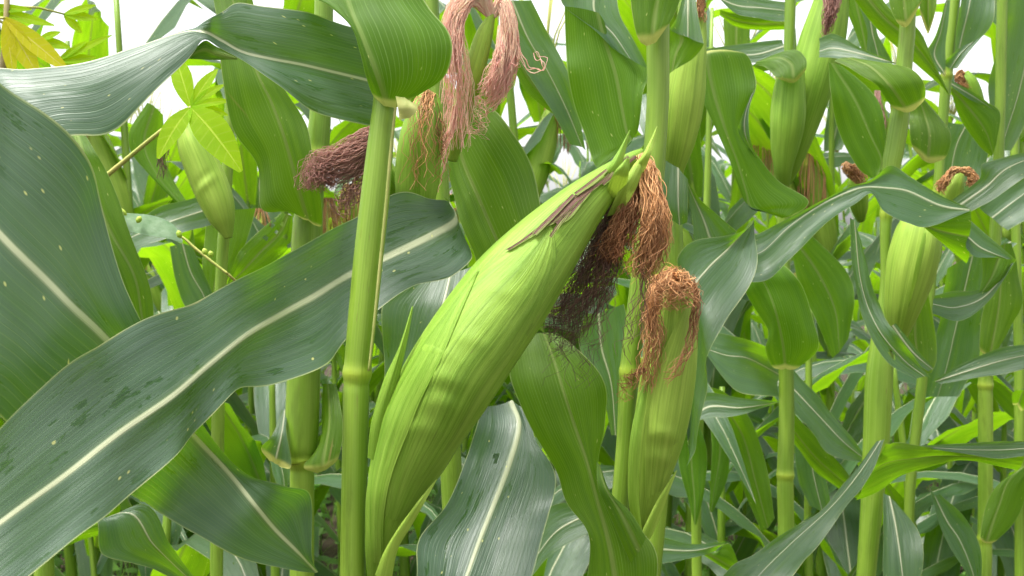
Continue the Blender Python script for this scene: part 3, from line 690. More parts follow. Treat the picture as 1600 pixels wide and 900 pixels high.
# ------------------------------------------------------------------ plants whose stalks stand beyond the left edge
L = plant(-190, .62, "corn plant at the left edge whose wide ribbed leaf hangs under the wet one")
stalk(L, [(-185, 960, 20), (-188, 600, 20), (-195, 300, 20), (-200, 0, 18)], .66, nodes=(420,), top=1.8)
leaf(L, "-165,120 -180,180 -190,230 .62/ -60,95 -90,260 -150,420 .57/ 35,155 0,365 -70,600 .575/ 130,245 75,440 0,650 .59/ 165,320 115,480 40,680 .60/ 218,492 165,525 95,720 .62/ 275,600 240,605 160,750 .65/ 333,688 308,682 218,780 .69/ 385,740 360,738 260,808 .70/ 440,758 400,790 325,845 .70/ 487,776 432,830 385,875 .71/ 488,870 470,866 450,890 .72/ 497,894 496,894 494,895 .73", bulge=.06, half=14, per=10, label="wide ribbed leaf with a folded tip", mat='leaf_wet', rib=1.2)
L2 = plant(60, .86, "corn plant at far left with one bright green curved leaf edge")
stalk(L2, [(70, 960, 15), (66, 700, 15), (62, 450, 15), (62, 320, 13), (64, 230, 10)], .95, nodes=(500,))
leaf(L2, "95,190 105,180 120,185 .82/ 100,225 125,222 140,222 .76/ 110,280 140,275 168,270 .75/ 140,360 170,355 195,345 .74/ 180,430 210,430 232,440 .73/ 205,490 222,495 240,495 .73/ 230,530 232,530 235,530 .73")
leaf(L2, "100,840 90,850 80,855 .86 / 225,790 195,800 150,812 .84 / 265,850 240,850 160,868 .84/ 290,885 280,890 240,888 .85 / 330,930 325,930 310,930 .86")
leaf(L2, "60,880 40,870 20,850 .95/ 110,850 100,830 85,810 .95/ 180,830 175,815 170,800 .95")

# ------------------------------------------------------------------ plant with the leaning ear at upper left
Fp = plant(345, 1.34, "corn plant with a plump bare green ear tilted left under the palmate leaf")
stalk(Fp, [(338, 960, 10), (340, 700, 10), (345, 450, 9), (352, 330, 9), (360, 150, 8), (366, 0, 7)], 1.36, nodes=(620, 355), top=2.0)
e9, o9 = ear(Fp, [(357, 372, 6), (353, 358, 12), (347, 340, 20), (337, 310, 26), (320, 268, 27), (303, 228, 24), (291, 202, 14), (286, 190, 6)], 1.3, seed=17, m=40, mat='husk_pale', wr=((.5, 1.6, .02, .6, .07), (.53, 1.6, .02, .6, -.05)))
strands(e9, [(288, 190), (278, 185), (262, 200), (255, 235), (252, 280)], 40, 1.29, (2, 8), .0005, 61, mat='silk_dark', curl=2)
leaf(Fp, "335,350 330,325 320,305 1.33/ 260,372 255,350 250,325 1.3/ 200,395 198,375 195,360 1.3/ 160,420 160,410 160,400 1.3")
leaf(Fp, "325,330 350,330 400,325 1.42/ 318,390 350,385 385,380 1.42/ 320,450 335,445 355,440 1.42/ 330,500 332,500 335,500 1.42")
leaf(Fp, "300,385 285,380 265,385 1.4/ 320,430 298,425 275,440 1.4/ 335,470 320,465 290,480 1.4/ 330,500 325,500 320,500 1.4")
leaf(Fp, "230,160 240,165 255,180 1.5/ 200,215 225,225 260,260 1.5/ 230,270 250,280 290,310 1.5/ 300,340 305,342 310,345 1.5")
# ------------------------------------------------------------------ right-hand plants
R1 = plant(1228, 1.35, "corn plant with a tall ear up top and a dark spoon shaped leaf lower down")
stalk(R1, [(1226, 960, 13), (1228, 830, 12.5), (1227, 750, 13), (1229, 650, 12), (1228, 565, 11.5), (1226, 480, 11), (1224, 380, 10), (1224, 285, 10), (1230, 200, 9), (1233, 80, 8.5), (1235, 0, 8.5), (1238, -120, 8)], 1.35, nodes=(742, 285), top=2.0)
e4, o4 = ear(R1, [(1228, 285, 9, 1.33), (1237, 250, 17, 1.32), (1251, 195, 26, 1.31), (1268, 130, 33, 1.30), (1284, 70, 34, 1.30), (1296, 20, 29, 1.3), (1306, -40, 18, 1.3), (1310, -70, 6, 1.3)], 1.3, seed=20, m=48)
ex, ox = ear(R1, [(1225, 288, 9, 1.29), (1224, 262, 14, 1.28), (1226, 230, 21, 1.275), (1230, 190, 26, 1.27), (1233, 150, 25, 1.27), (1236, 112, 20, 1.27)], 1.28, seed=21, m=40, name='husk_sheath', mat='husk')
strands(e4, [(1306, -40, 1.26), (1302, -15, 1.255), (1298, 10, 1.25), (1294, 35, 1.25), (1289, 60, 1.255)], 140, 1.25, (24, 3), .0006, 71, mat='silk_purple', curl=2, lenvar=.7)
leaf(R1, "1260,106 1240,121 1214,122 1.235 / 1257,88 1236,100 1204,113 1.24/ 1237,77 1215,90 1193,104 1.25/ 1185,95 1182,97 1180,99 1.27",
     "1225,82 1225,72 1222,62 1.3 / 1185,98 1180,85 1175,66 1.3 / 1130,90 1125,84 1115,75 1.3/ 1095,78 1095,77 1095,76 1.3", collar=1.2)
leaf(R1, "1250,573 1226,566 1206,572 1.30/ 1278,545 1222,535 1196,545 1.29/ 1272,500 1212,490 1200,515 1.28/ 1255,450 1200,455 1178,480 1.28 / 1235,425 1185,425 1163,450 1.28/ 1200,400 1180,400 1165,410 1.3", collar=1.8, half=10)
leaf(R1, "1218,620 1218,585 1218,555 1.37/ 1165,615 1170,560 1190,538 1.33/ 1130,590 1135,555 1150,528 1.32/ 1100,548 1103,545 1118,518 1.32",
     "1238,575 1238,605 1238,640 1.4/ 1285,630 1285,655 1280,690 1.4/ 1320,670 1318,690 1310,715 1.4/ 1352,712 1350,716 1345,722 1.42")
leaf(R1, "1238,690 1238,670 1238,642 1.44/ 1280,740 1275,715 1280,690 1.44/ 1320,770 1315,750 1310,720 1.44/1345,780 1345,775 1345,770 1.45")
leaf(R1, "1285,680 1262,675 1240,670 1.47/ 1290,740 1270,735 1245,740 1.47/ 1300,800 1285,800 1265,790 1.47")
leaf(R1, "1080,650 1082,652 1085,660 1.2/ 1100,615 1110,635 1110,652 1.2/ 1160,622 1160,637 1150,650 1.2/ 1218,627 1215,629 1210,632 1.22")
leaf(R1, "1112,-5 1110,-10 1108,-20 1.4/ 1155,-20 1150,8 1150,22 1.4/ 1190,-5 1190,12 1190,30 1.4/ 1238,5 1240,18 1240,34 1.4",
     "1240,22 1240,35 1240,46 1.42/ 1190,28 1190,37 1190,47 1.42/1150,22 1150,32 1150,42 1.42/ 1125,15 1125,20 1125,25 1.42")
leaf(R1, "1130,30 1150,30 1172,45 1.6/ 1132,75 1150,75 1172,75 1.6 / 1130,140 1150,140 1168,140 1.6")
leaf(R1, "1238,400 1250,385 1262,362 1.42/ 1250,450 1280,430 1320,420 1.42/ 1275,500 1305,485 1335,465 1.42/ 1300,560 1312,550 1325,530 1.42")
leaf(R1, "1320,10 1335,-10 1345,-30 1.4/ 1340,60 1348,50 1356,40 1.4/ 1350,90 1356,92 1362,94 1.4")

R2 = plant(1370, 1.12, "corn plant with the thickest stalk on the right, a dark folded leaf before it")
stalk(R2, [(1346, 960, 14), (1353, 900, 14.5), (1362, 790, 17), (1369, 690, 20), (1373, 600, 21), (1378, 540, 18), (1384, 450, 9), (1384, 350, 9), (1392, 265, 14), (1398, 230, 15), (1408, 165, 15), (1413, 100, 12.5), (1418, 40, 12), (1420, -60, 11)], 1.12, nodes=(335, 165), top=1.95, m=24)
e5, o5 = ear(R2, [(1398, 545, 9, 1.11), (1403, 520, 16, 1.1), (1411, 475, 28, 1.09), (1423, 420, 37, 1.085), (1434, 370, 35, 1.085), (1440, 335, 24, 1.09), (1442, 310, 10, 1.09)], 1.09, seed=24, m=52, mat='husk_pale')
leaf(e5, "1452,450 1435,470 1415,500 0/ 1472,395 1450,400 1428,430 0/ 1473,365 1460,355 1440,370 0/ 1465,345 1463,343 1460,345 0", dfn=on(o5, .002), **HL)
leaf(R2, "1446,152 1412,166 1392,165 1.09/ 1440,125 1390,135 1368,130 1.08/ 1405,100 1360,105 1335,112 1.09/ 1350,95 1325,90 1303,95 1.11",
     "1400,100 1400,98 1395,97 1.10/ 1350,95 1350,85 1345,75 1.11/ 1303,92 1303,75 1305,55 1.13 / 1280,90 1280,80 1280,60 1.14", collar=1.8)
leaf(R2, "1478,245 1450,243 1425,228 1.15/ 1484,215 1452,210 1420,200 1.15/ 1470,185 1445,180 1420,180 1.16/ 1445,155 1435,150 1425,150 1.16", collar=1.8)
leaf(R2, "1295,98 1298,98 1318,105 1.2/ 1298,150 1335,155 1368,150 1.2/ 1315,215 1360,210 1383,200 1.2/ 1340,262 1378,250 1387,250 1.2/ 1362,279 1370,275 1380,270 1.2")
leaf(R2, "1440,2 1415,32 1400,32 1.1/ 1445,-20 1412,0 1390,8 1.1/ 1440,-60 1410,-40 1388,-15 1.1", collar=1.5)
leaf(R2, "1462,15 1450,44 1437,15 1.2/ 1465,-20 1450,-10 1437,-20 1.2/ 1460,-60 1450,-60 1440,-60 1.2", collar=1.5)
leaf(R2, "1320,-20 1345,-15 1365,-20 1.3/ 1370,45 1385,30 1395,18 1.3/ 1415,85 1425,65 1430,40 1.3/ 1470,135 1460,110 1450,75 1.3/ 1485,150 1483,148 1480,140 1.3")
leaf(R2, "1370,-10 1355,-10 1335,-10 1.35/ 1370,45 1362,45 1355,45 1.35/ 1380,70 1368,70 1354,75 1.35 / 1395,98 1375,98 1354,98 1.35")
leaf(R2, "1515,330 1515,328 1513,325 1.0 / 1455,352 1470,320 1465,303 1.0 / 1415,350 1420,298 1425,275 1.0/ 1382,330 1385,293 1392,259 1.0/ 1362,302 1355,292 1360,282 1.0 / 1335,320 1330,297 1325,293 1.0/ 1290,352 1285,318 1275,318 1.0/ 1240,395 1235,352 1225,345 1.0 / 1205,435 1195,390 1190,360 1.0/ 1172,440 1172,400 1168,372 1.0/ 1160,430 1158,410 1155,390 1.01",
     "1440,352 1440,351 1440,349 1.01/ 1478,385 1475,362 1478,338 1.01/ 1512,415 1514,370 1516,326 1.01",
     "1515,343 1513,370 1511,390 1.01/ 1545,370 1535,388 1525,402 1.01/ 1586,405 1575,405 1560,402 1.01",
     "1533,400 1560,402 1588,405 1.02/ 1535,430 1550,430 1575,428 1.02 / 1530,455 1535,455 1545,455 1.02",
     "1585,410 1580,412 1575,415 1.02 / 1545,470 1540,462 1535,450 1.02 / 1500,503 1495,480 1490,456 1.02/ 1458,490 1458,475 1460,462 1.02", half=10, bulge=.2, label="arching grey green leaf with a crumpled tip")
leaf(R2, "1345,375 1335,345 1328,340 1.03/ 1370,470 1345,440 1332,420 1.02/ 1400,520 1370,510 1350,500 1.0/ 1430,560 1410,560 1385,565 1.0/ 1455,590 1445,588 1432,592 1.0", half=12, per=12, holes=((1391, 551, 4), (1396, 557, 4)))
leaf(R2, "1400,505 1395,508 1388,512 1.02/ 1432,545 1425,548 1415,555 1.02/ 1459,575 1457,577 1450,580 1.02")
leaf(R2, "1415,510 1430,480 1450,455 1.15/ 1405,545 1430,530 1465,545 1.15/ 1430,585 1440,585 1455,582 1.15")
leaf(R2, "1400,785 1390,775 1380,770 1.1/ 1436,830 1400,825 1380,830 1.08/ 1442,880 1408,880 1380,890 1.06/ 1430,940 1415,940 1385,940 1.05")

R3 = plant(1480, 1.42, "corn plant with a broad pale blade wrapping its thin stalk near the top right")
stalk(R3, [(1415, 960, 8), (1420, 820, 8), (1424, 740, 8), (1440, 600, 8), (1458, 400, 7.5), (1470, 230, 7.5), (1478, 130, 8.5), (1482, 90, 9), (1490, 0, 10), (1496, -80, 10)], 1.42, nodes=(118, 300), top=2.0)
leaf(R3, "1470,115 1474,112 1478,105 1.38/ 1446,88 1460,85 1478,80 1.38/ 1462,55 1470,50 1480,45 1.38/ 1478,0 1480,0 1485,0 1.38", collar=1.2)
leaf(R3, "1492,100 1494,96 1515,75 1.4/ 1493,60 1503,55 1545,45 1.4/ 1500,10 1515,5 1557,0 1.4/ 1508,-60 1525,-60 1560,-60 1.42",
     "1546,44 1520,65 1505,70 1.39/ 1515,80 1500,85 1480,92 1.385/ 1495,107 1485,107 1472,100 1.385", collar=1.0)
leaf(R3, "1485,140 1487,138 1490,132 1.45/ 1500,185 1515,170 1530,155 1.45/ 1530,228 1540,205 1562,175 1.45/ 1550,245 1552,240 1557,225 1.45",
     "1488,126 1487,131 1486,135 1.44/ 1530,150 1520,150 1510,152 1.44/1562,175 1550,170 1535,164 1.44")
leaf(R3, "1540,195 1510,195 1478,190 1.5/ 1545,240 1495,225 1470,235 1.5/1535,275 1487,262 1462,270 1.5/ 1520,320 1480,320 1460,310 1.5")
er, orr = ear(R3, [(1478, 350, 6, 1.36), (1480, 330, 15, 1.35), (1487, 300, 17, 1.34), (1495, 275, 12, 1.34), (1500, 263, 5, 1.34)], 1.35, seed=31, m=32, mat='husk_pale')
sb = Buf()
strands(None, [(1500, 265), (1488, 268), (1475, 285), (1466, 300)], 70, 1.32, (3, 7), .0006, 81, curl=2, buf=sb)
strands(None, [(1500, 265), (1512, 268), (1522, 280), (1515, 295)], 80, 1.32, (3, 9), .0006, 82, curl=2, buf=sb)
sb.link('silk', MAT['silk_brown'], er)
el, ol = ear(R3, [(1345, 345, 6, 1.4), (1342, 320, 14, 1.39), (1338, 290, 14, 1.38), (1333, 268, 6, 1.38)], 1.38, seed=32, m=32)
strands(el, [(1328, 256, 1.36), (1326, 262, 1.35), (1338, 272, 1.35), (1355, 282, 1.35)], 130, 1.36, (7, 14), .0006, 83, curl=2.5)
eu, ou = ear(R3, [(1382, 245, 5, 1.45), (1380, 225, 10, 1.44), (1377, 190, 11, 1.43), (1373, 160, 7, 1.43), (1370, 143, 3, 1.43)], 1.44, seed=33, m=28)
strands(eu, [(1371, 142, 1.42), (1371, 160, 1.41), (1374, 180, 1.41), (1378, 205, 1.41)], 90, 1.41, (4, 8), .0006, 84, mat='silk_purple', curl=1.5)
leaf(R3, "1545,400 1520,400 1480,420 1.5/ 1535,500 1495,505 1470,490 1.5/ 1530,560 1480,570 1455,560 1.5/ 1500,620 1465,620 1440,620 1.5")
leaf(R3, "1468,772 1460,775 1452,760 1.4/ 1505,805 1480,815 1468,820 1.4/ 1528,840 1500,845 1488,860 1.4/ 1534,890 1520,895 1510,900 1.4 / 1530,940 1528,940 1520,940 1.4")

R4 = plant(1540, 1.48, "corn plant with the slim straight stalk left of the right edge and brown capped ears")
stalk(R4, [(1536, 960, 11), (1539, 840, 11), (1540, 700, 11), (1540, 590, 11), (1546, 500, 10), (1556, 350, 9), (1562, 200, 8), (1566, 0, 8)], 1.48, nodes=(842, 602), top=2.0)
leaf(R4, "1560,842 1542,842 1532,838 1.35/ 1595,800 1560,790 1538,800 1.35/ 1610,750 1580,745 1560,755 1.35/ 1640,715 1630,710 1620,720 1.35", collar=1.0)
leaf(R4, "1560,545 1548,550 1530,540 1.42/ 1595,480 1560,480 1540,470 1.42/ 1590,420 1565,415 1550,430 1.42/ 1580,380 1570,380 1560,385 1.42", collar=1.0)
leaf(R4, "1455,598 1460,596 1470,600 1.3/ 1500,570 1510,580 1530,590 1.3/ 1560,545 1570,562 1590,580 1.3/ 1620,535 1630,550 1640,565 1.3")
leaf(R4, "1530,325 1550,340 1575,360 1.4/ 1560,295 1590,310 1600,345 1.4 / 1620,260 1630,280 1640,320 1.4")
leaf(R4, "1488,312 1500,320 1518,330 1.25/ 1530,280 1540,292 1550,312 1.25/ 1540,252 1575,262 1600,278 1.25/ 1620,235 1630,240 1640,250 1.27")
e10, o10 = ear(R4, [(1535, 190, 5, 1.55), (1525, 160, 12, 1.55), (1515, 130, 12, 1.55), (1508, 112, 5, 1.55)], 1.55, seed=36, m=28)
strands(e10, [(1506, 112), (1500, 118), (1502, 130), (1508, 142)], 80, 1.53, (4, 9), .0006, 85, curl=1.5)

R5 = plant(1690, 1.25, "corn plant beyond the right edge whose long twisted leaf sweeps down to the bottom")
stalk(R5, [(1690, 960, 15), (1688, 600, 14), (1680, 300, 13), (1676, 0, 12)], 1.15, nodes=(720,), top=1.9)
leaf(R5, "1382,686 1376,688 1370,689 1.0/ 1362,740 1345,735 1328,745 .97/ 1324,790 1300,790 1276,800 .93/ 1275,855 1235,850 1192,856 .9/ 1235,905 1185,900 1135,895 .87/ 1150,1000 1110,990 1080,970 .85",
     "1620,700 1600,712 1590,735 1.08/ 1530,708 1530,713 1530,722 1.06/ 1490,701 1470,712 1480,722 1.05/ 1440,697 1430,716 1430,737 1.03/ 1400,691 1390,722 1380,757 1.01/ 1378,688 1352,740 1335,780 1.0",
     "1720,720 1720,700 1720,680 1.1/ 1620,712 1620,700 1620,688 1.07/ 1560,716 1560,703 1560,690 1.055/ 1500,708 1500,702 1500,693 1.045/ 1440,699 1440,698 1440,696 1.03", half=10, rib=.2, label="long twisted leaf")
leaf(R5, "1640,-40 1620,-40 1580,-20 1.5 /1640,60 1608,70 1560,60 1.5/ 1625,140 1592,145 1546,135 1.5/ 1600,200 1573,205 1548,190 1.5/ 1580,235 1565,235 1555,230 1.5")
R6 = plant(1594, 1.72, "thin stalked corn plant cut by the right edge behind the twisted leaf")
stalk(R6, [(1594, 960, 8), (1593, 700, 8), (1592, 560, 7.5), (1588, 400, 7), (1585, 200, 6.5), (1584, 0, 6)], 1.72, nodes=(625,), top=2.05)
leaf(R6, "1600,640 1592,628 1582,630 1.68/ 1640,600 1610,600 1590,610 1.66/ 1690,600 1680,600 1670,610 1.66", collar=.8)
leaf(R6, "1590,380 1580,378 1570,370 1.7/ 1545,420 1550,400 1555,380 1.7/ 1500,470 1505,450 1510,430 1.7/ 1480,520 1480,515 1480,510 1.7")

# low leaves between the rows at the bottom middle
Mp = plant(1060, 1.5, "small corn plant with drooping bright leaves low behind the short brown capped ear")
stalk(Mp, [(1090, 960, 8), (1088, 800, 8), (1092, 650, 8), (1098, 520, 7), (1102, 420, 6)], 1.55, nodes=(780, 600), top=1.5)
leaf(Mp, "1089,640 1090,638 1091,640 1.54/ 1065,660 1080,660 1095,670 1.5/ 1060,720 1080,720 1105,710 1.5/ 1075,780 1085,780 1100,770 1.5/ 1085,820 1085,820 1088,820 1.5")
leaf(Mp, "1093,622 1094,620 1095,620 1.56/ 1106,645 1115,645 1130,640 1.6/ 1112,700 1125,700 1140,690 1.6/ 1108,785 1115,770 1135,750 1.6/ 1110,800 1111,800 1114,800 1.6")
leaf(Mp, "1030,838 1030,858 1028,882 1.15/ 1080,850 1085,860 1080,872 1.17/ 1135,846 1132,850 1120,862 1.2",
     "1100,868 1105,865 1120,862 1.2/ 1150,900 1140,885 1140,848 1.2/ 1165,905 1160,895 1155,880 1.2")
leaf(Mp, "925,830 925,800 920,785 1.1/ 870,860 870,830 860,790 1.1/ 830,900 830,880 830,830 1.1")
leaf(Mp, "1096,610 1097,606 1098,602 1.56/ 1118,640 1126,630 1136,615 1.58/ 1145,690 1160,680 1175,660 1.6/ 1160,760 1180,750 1200,740 1.6/ 1190,830 1200,825 1210,810 1.6")
SKIP = set()
# ------------------------------------------------------------------ cassava, creeper and weeds
def leaflet(buf, base, tip, wid, bend=(0, 0, 0), n=9, h=4, up=None):
    """one pointed oval leaflet between two points"""
    base = np.array(base, float); tip = np.array(tip, float); d = tip - base; L = np.linalg.norm(d); t = d / L
    nrm = np.array(up if up is not None else (-.1, -1, .35), float); side = np.cross(t, nrm); side /= np.linalg.norm(side); nn = np.cross(side, t)
    V = []; UV = []; AT = []
    for i in range(n):
        s = i / (n - 1); w = wid * (math.sin(math.pi * min(1, s ** 1.05 * .94 + .03)) ** .8) * (1 - .25 * s)
        c = base + d * s + np.array(bend) * (4 * s * (1 - s)) * L
        for j in range(-h, h + 1):
            u = j / h
            V.append(c + side * u * w + nn * (abs(u) * w * .18)); UV.append((u * .5 + .5, s * L)); AT.append((w, s, 0))
    buf.add(V, grid_faces(n, 2 * h + 1), UV, AT)

ca = empty('cassava_plant', tuple(P(120, 450, 1.0) * np.array((1, 1, 0))), "cassava plant with one bright lime palmate leaf on a long stem", 'cassava plant')
ctr = P(298, 168, .98)
b = Buf()
for tx, ty, w, dz in ((274, 88, 19, .03), (340, 108, 13, .02), (352, 132, 9, .01), (362, 158, 8, 0), (356, 180, 9, 0), (377, 268, 30, -.04), (247, 248, 21, -.03)):
    leaflet(b, ctr, P(tx, ty, .98 + dz), w * .98 / F, (0, -.03, .04))
b.link('leaf', MAT['cassava'], ca)
b = Buf(); C, R = px_line([(298, 168, 3.2, .98), (270, 190, 3.4, 1.0), (230, 222, 3.6, 1.02), (172, 270, 4.2, 1.05), (110, 320, 5, 1.07)], 1.0); tube(b, C, R, 8); b.link('petiole', MAT['petiole'], ca)
b = Buf(); p0 = P(110, 320, 1.07); tube(b, np.array([P(-70, 450, 1.0) * np.array((1, 1, 0)), P(-60, 600, 1.0), P(40, 400, 1.05), p0]), [.011, .010, .007, .003], 10); b.link('stem', MAT['twig'], ca)

cy = empty('cassava_plant', tuple(P(8, 450, 1.25) * np.array((1, 1, 0))), "cassava plant with a yellowing leaf by a thin brown stem, top left corner", 'cassava plant')
b = Buf(); yc = P(8, 28, 1.2)
for tx, ty, w in ((108, 112, 17), (62, 122, 19), (22, 125, 14)):
    leaflet(b, yc, P(tx, ty, 1.2), w * 1.2 / F)
b.link('leaf', MAT['cassava_yellow'], cy)
b = Buf(); y2 = P(-30, 12, 1.22)
for tx, ty, w in ((85, 40, 11), (50, 15, 9), (20, -30, 11)):
    leaflet(b, y2, P(tx, ty, 1.22), w * 1.2 / F)
b.link('leaf', MAT['cassava'], cy)
for (bx, by), tips in (((90, 95), ((175, 55, 8), (150, 90, 9), (135, 65, 7), (128, 112, 7))), ((60, 62), ((95, 50, 8), (110, 75, 10), (88, 100, 9), (40, 92, 8))), ((100, 22), ((150, 8, 8), (152, 30, 9), (128, 52, 8)))):
    b = Buf()
    for tx, ty, w in tips: leaflet(b, P(bx, by, 1.3), P(tx, ty, 1.3), w * 1.3 / F)
    b.link('leaf', MAT['cassava'], cy)
b = Buf()

b = Buf(); q = P(12, -60, 1.22)
tube(b, np.array([q * np.array((1, 1, 0)), q * np.array((1, 1, .5)), P(4, 110, 1.22), P(10, 40, 1.22), q]), [.006, .006, .004, .0035, .003], 8); b.link('stem', MAT['twig'], cy)
b = Buf(); tube(b, np.array([P(10, 30, 1.21), P(0, 28, 1.2), yc]), [.0015, .0015, .0012], 6); tube(b, np.array([P(10, 40, 1.22), P(-10, 25, 1.22), y2]), [.0015, .0015, .0012], 6)
tube(b, np.array([P(10, 60, 1.22), P(50, 85, 1.27), P(90, 95, 1.3)]), [.0015, .0015, .0012], 6); tube(b, np.array([P(8, 50, 1.22), P(35, 52, 1.26), P(60, 62, 1.3)]), [.0015, .0015, .0012], 6); tube(b, np.array([P(12, 10, 1.22), P(60, 12, 1.26), P(100, 22, 1.3)]), [.0015, .0015, .0012], 6); b.link('petiole', MAT['petiole'], cy)

cr_ = empty('creeping_weed', tuple(P(350, 450, .9) * np.array((1, 1, 0))), "creeping weed with a drop covered leaf and small pale buds", 'weed')
b = Buf()
def strip(buf, pts, d, wid):
    C, _ = px_line([(x, y, 1) for x, y in pts], d, 4); n = len(C)
    V = []; UV = []
    w = np.sin(np.linspace(.25, 3.0, n)) * wid * d / F
    for i in range(n):
        for u in (-1, -.5, 0, .5, 1): V.append(C[i] + np.array((.15, .35, .9)) * u * w[i]); UV.append((u, i / n))
    buf.add(V, grid_faces(n, 5), UV)
strip(b, [(160, 332), (195, 345), (235, 352), (268, 362), (285, 378)], .88, 17)
b.link('leaf', MAT['weed_wet'], cr_)
b = Buf()
C, R = px_line([(160, 335, 1.5), (230, 352, 1.5), (280, 368, 1.8), (305, 388, 2.2), (330, 408, 2.2), (356, 428, 2.2)], .885); tube(b, C, R, 6)
b.link('stem', MAT['petiole'], cr_)
for x0, y0, x1, y1 in ((163, 318, 175, 328), (180, 323, 198, 336), (214, 348, 220, 338), (278, 360, 282, 372), (318, 388, 322, 398), (328, 392, 331, 402)):
    b = Buf(); m = ((x0 + x1) / 2, (y0 + y1) / 2)
    C, R = px_line([(x0, y0, 1.2), ((x0 + m[0]) / 2, (y0 + m[1]) / 2, 4), (m[0], m[1], 4.5), ((x1 + m[0]) / 2, (y1 + m[1]) / 2, 4), (x1, y1, 1.2)], .875, 4); tube(b, C, R, 8)
    b.link('bud', MAT['bud'], cr_)
b = Buf(); C, R = px_line([(356, 428, 2.2, .885), (400, 470, 2.2, .92), (452, 540, 2.2, .99), (466, 640, 2.2, 1.0), (468, 740, 2.4, 1.0), (468, 960, 2.6, 1.0)], .9)
C = np.concatenate([C, [C[-1] * np.array((1, 1, 0))]]); R = np.concatenate([R, [.0015]]); tube(b, C, R, 6); b.link('stem', MAT['petiole'], cr_)

# ------------------------------------------------------------------ the field behind
def arc_leaf(buf, base, az, length, width, droop, up0, seed, rows=9, half=2):
    rng = random.Random(seed)
    h = np.array((math.cos(az), math.sin(az), 0)); s = np.array((-math.sin(az), math.cos(az), 0))
    a = up0; p = np.array(base, float); pts = []; tw = rng.uniform(-.9, .9); roll = rng.uniform(-.25, .25); sway = rng.uniform(-.5, .5)
    kink = rng.randrange(4, 8) if rng.random() < .35 else 99
    for i in range(rows):
        t = i / (rows - 1)
        w = width * (min(1, .45 + t * 3.0)) * max(0.0, 1 - t ** 2.6) * .5
        dirv = h * math.cos(a) + np.array((0, 0, 1)) * math.sin(a) + s * sway * t
        dirv /= np.linalg.norm(dirv)
        rr = roll + tw * t * t * 1.6
        nn = np.cross(s, dirv); nn /= np.linalg.norm(nn)      # roughly up
        sd_ = s * math.cos(rr) + nn * math.sin(rr)
        g = nn * w * .35
        pts.append((p + sd_ * w + g, p.copy(), p - sd_ * w + g))
        p = p + dirv * length / (rows - 1)
        a -= droop * (.4 + 1.2 * t) / (rows - 1) * (1.0 if i != kink else 4.0)
    arr = np.array([[q[0], q[1], q[2]] for q in pts])
    blade(buf, arr, per=2, half=half, bulge=.1, rip=.006, wave=.12, seed=seed)

def make_field_plant(seed, label, group, short=False):
    rng = random.Random(seed)
    root = empty('corn_plant', (0, 0, 0), label, 'corn plant', group)
    H = rng.uniform(.85, 1.15) if short else rng.uniform(1.5, 1.85); az0 = rng.uniform(0, 3.14)
    lean = (rng.uniform(-.09, .09), rng.uniform(-.09, .09))
    zs = np.linspace(0, H, 18); C = np.stack([lean[0] * (zs / H) ** 1.5 * H, lean[1] * (zs / H) ** 1.5 * H, zs], 1)
    R = np.linspace(.013, .005, 18)
    b = Buf(); tube(b, C, R, 8); b.link('stalk', MAT['stalk'], root)
    def at(z): return np.array((np.interp(z, zs, C[:, 0]), np.interp(z, zs, C[:, 1]), z))
    z = .18 if short else .25; i = 0
    while z < H - .12:
        b = Buf()
        arc_leaf(b, at(z), az0 + math.pi * (i % 2) + rng.uniform(-.5, .5), rng.uniform(.6, .85) * (1 if z < 1.5 else .75), rng.uniform(.075, .10), rng.uniform(1.9, 3.1) if z < 1.7 else rng.uniform(1.0, 2.2), rng.uniform(.9, 1.25), seed * 100 + i)
        b.link('leaf', MAT['leaf_far'], root)
        z += rng.uniform(.13, .18); i += 1
    if short: return root
    ze = rng.uniform(.85, 1.15); a = az0 + rng.uniform(-.6, .6); dr = np.array((math.cos(a) * .35, math.sin(a) * .35, 1)); dr /= np.linalg.norm(dr)
    p = at(ze); Ce = np.array([p + dr * t for t in (0, .03, .09, .15, .21, .25)]); b = Buf(); tube(b, Ce, [.008, .018, .026, .025, .017, .006], 12)
    e = b.link('ear', MAT['husk_pale'], root)
    b = Buf()
    for q in range(70):
        aa = rng.uniform(0, 6.28); o = np.array((math.cos(aa), math.sin(aa), 0)); L_ = rng.uniform(.05, .11)
        tip = Ce[-1]
        tube(b, np.array([tip, tip + o * .012 + dr * .012, tip + o * .026 - np.array((0, 0, L_ * .4)), tip + o * rng.uniform(.015, .035) - np.array((0, 0, L_))]), [.0007] * 4, 3, cap=False)
        for w_ in range(len(b.at) - 12, len(b.at)): b.at[w_] = (rng.random(), b.at[w_][1], 0)
    b.link('silk', MAT['silk_brown'], e)
    if rng.random() < .7:
        b = Buf(); top = C[-1]
        for q in range(9):
            aa = rng.uniform(0, 6.28); sp = rng.uniform(.03, .14); L_ = rng.uniform(.15, .28)
            tube(b, np.array([top - np.array((0, 0, .05)), top + np.array((math.cos(aa) * sp * .4, math.sin(aa) * sp * .4, L_ * .5)), top + np.array((math.cos(aa) * sp, math.sin(aa) * sp, L_))]), [.003, .003, .0015], 4)
        b.link('tassel', MAT['petiole'], root)
    return root

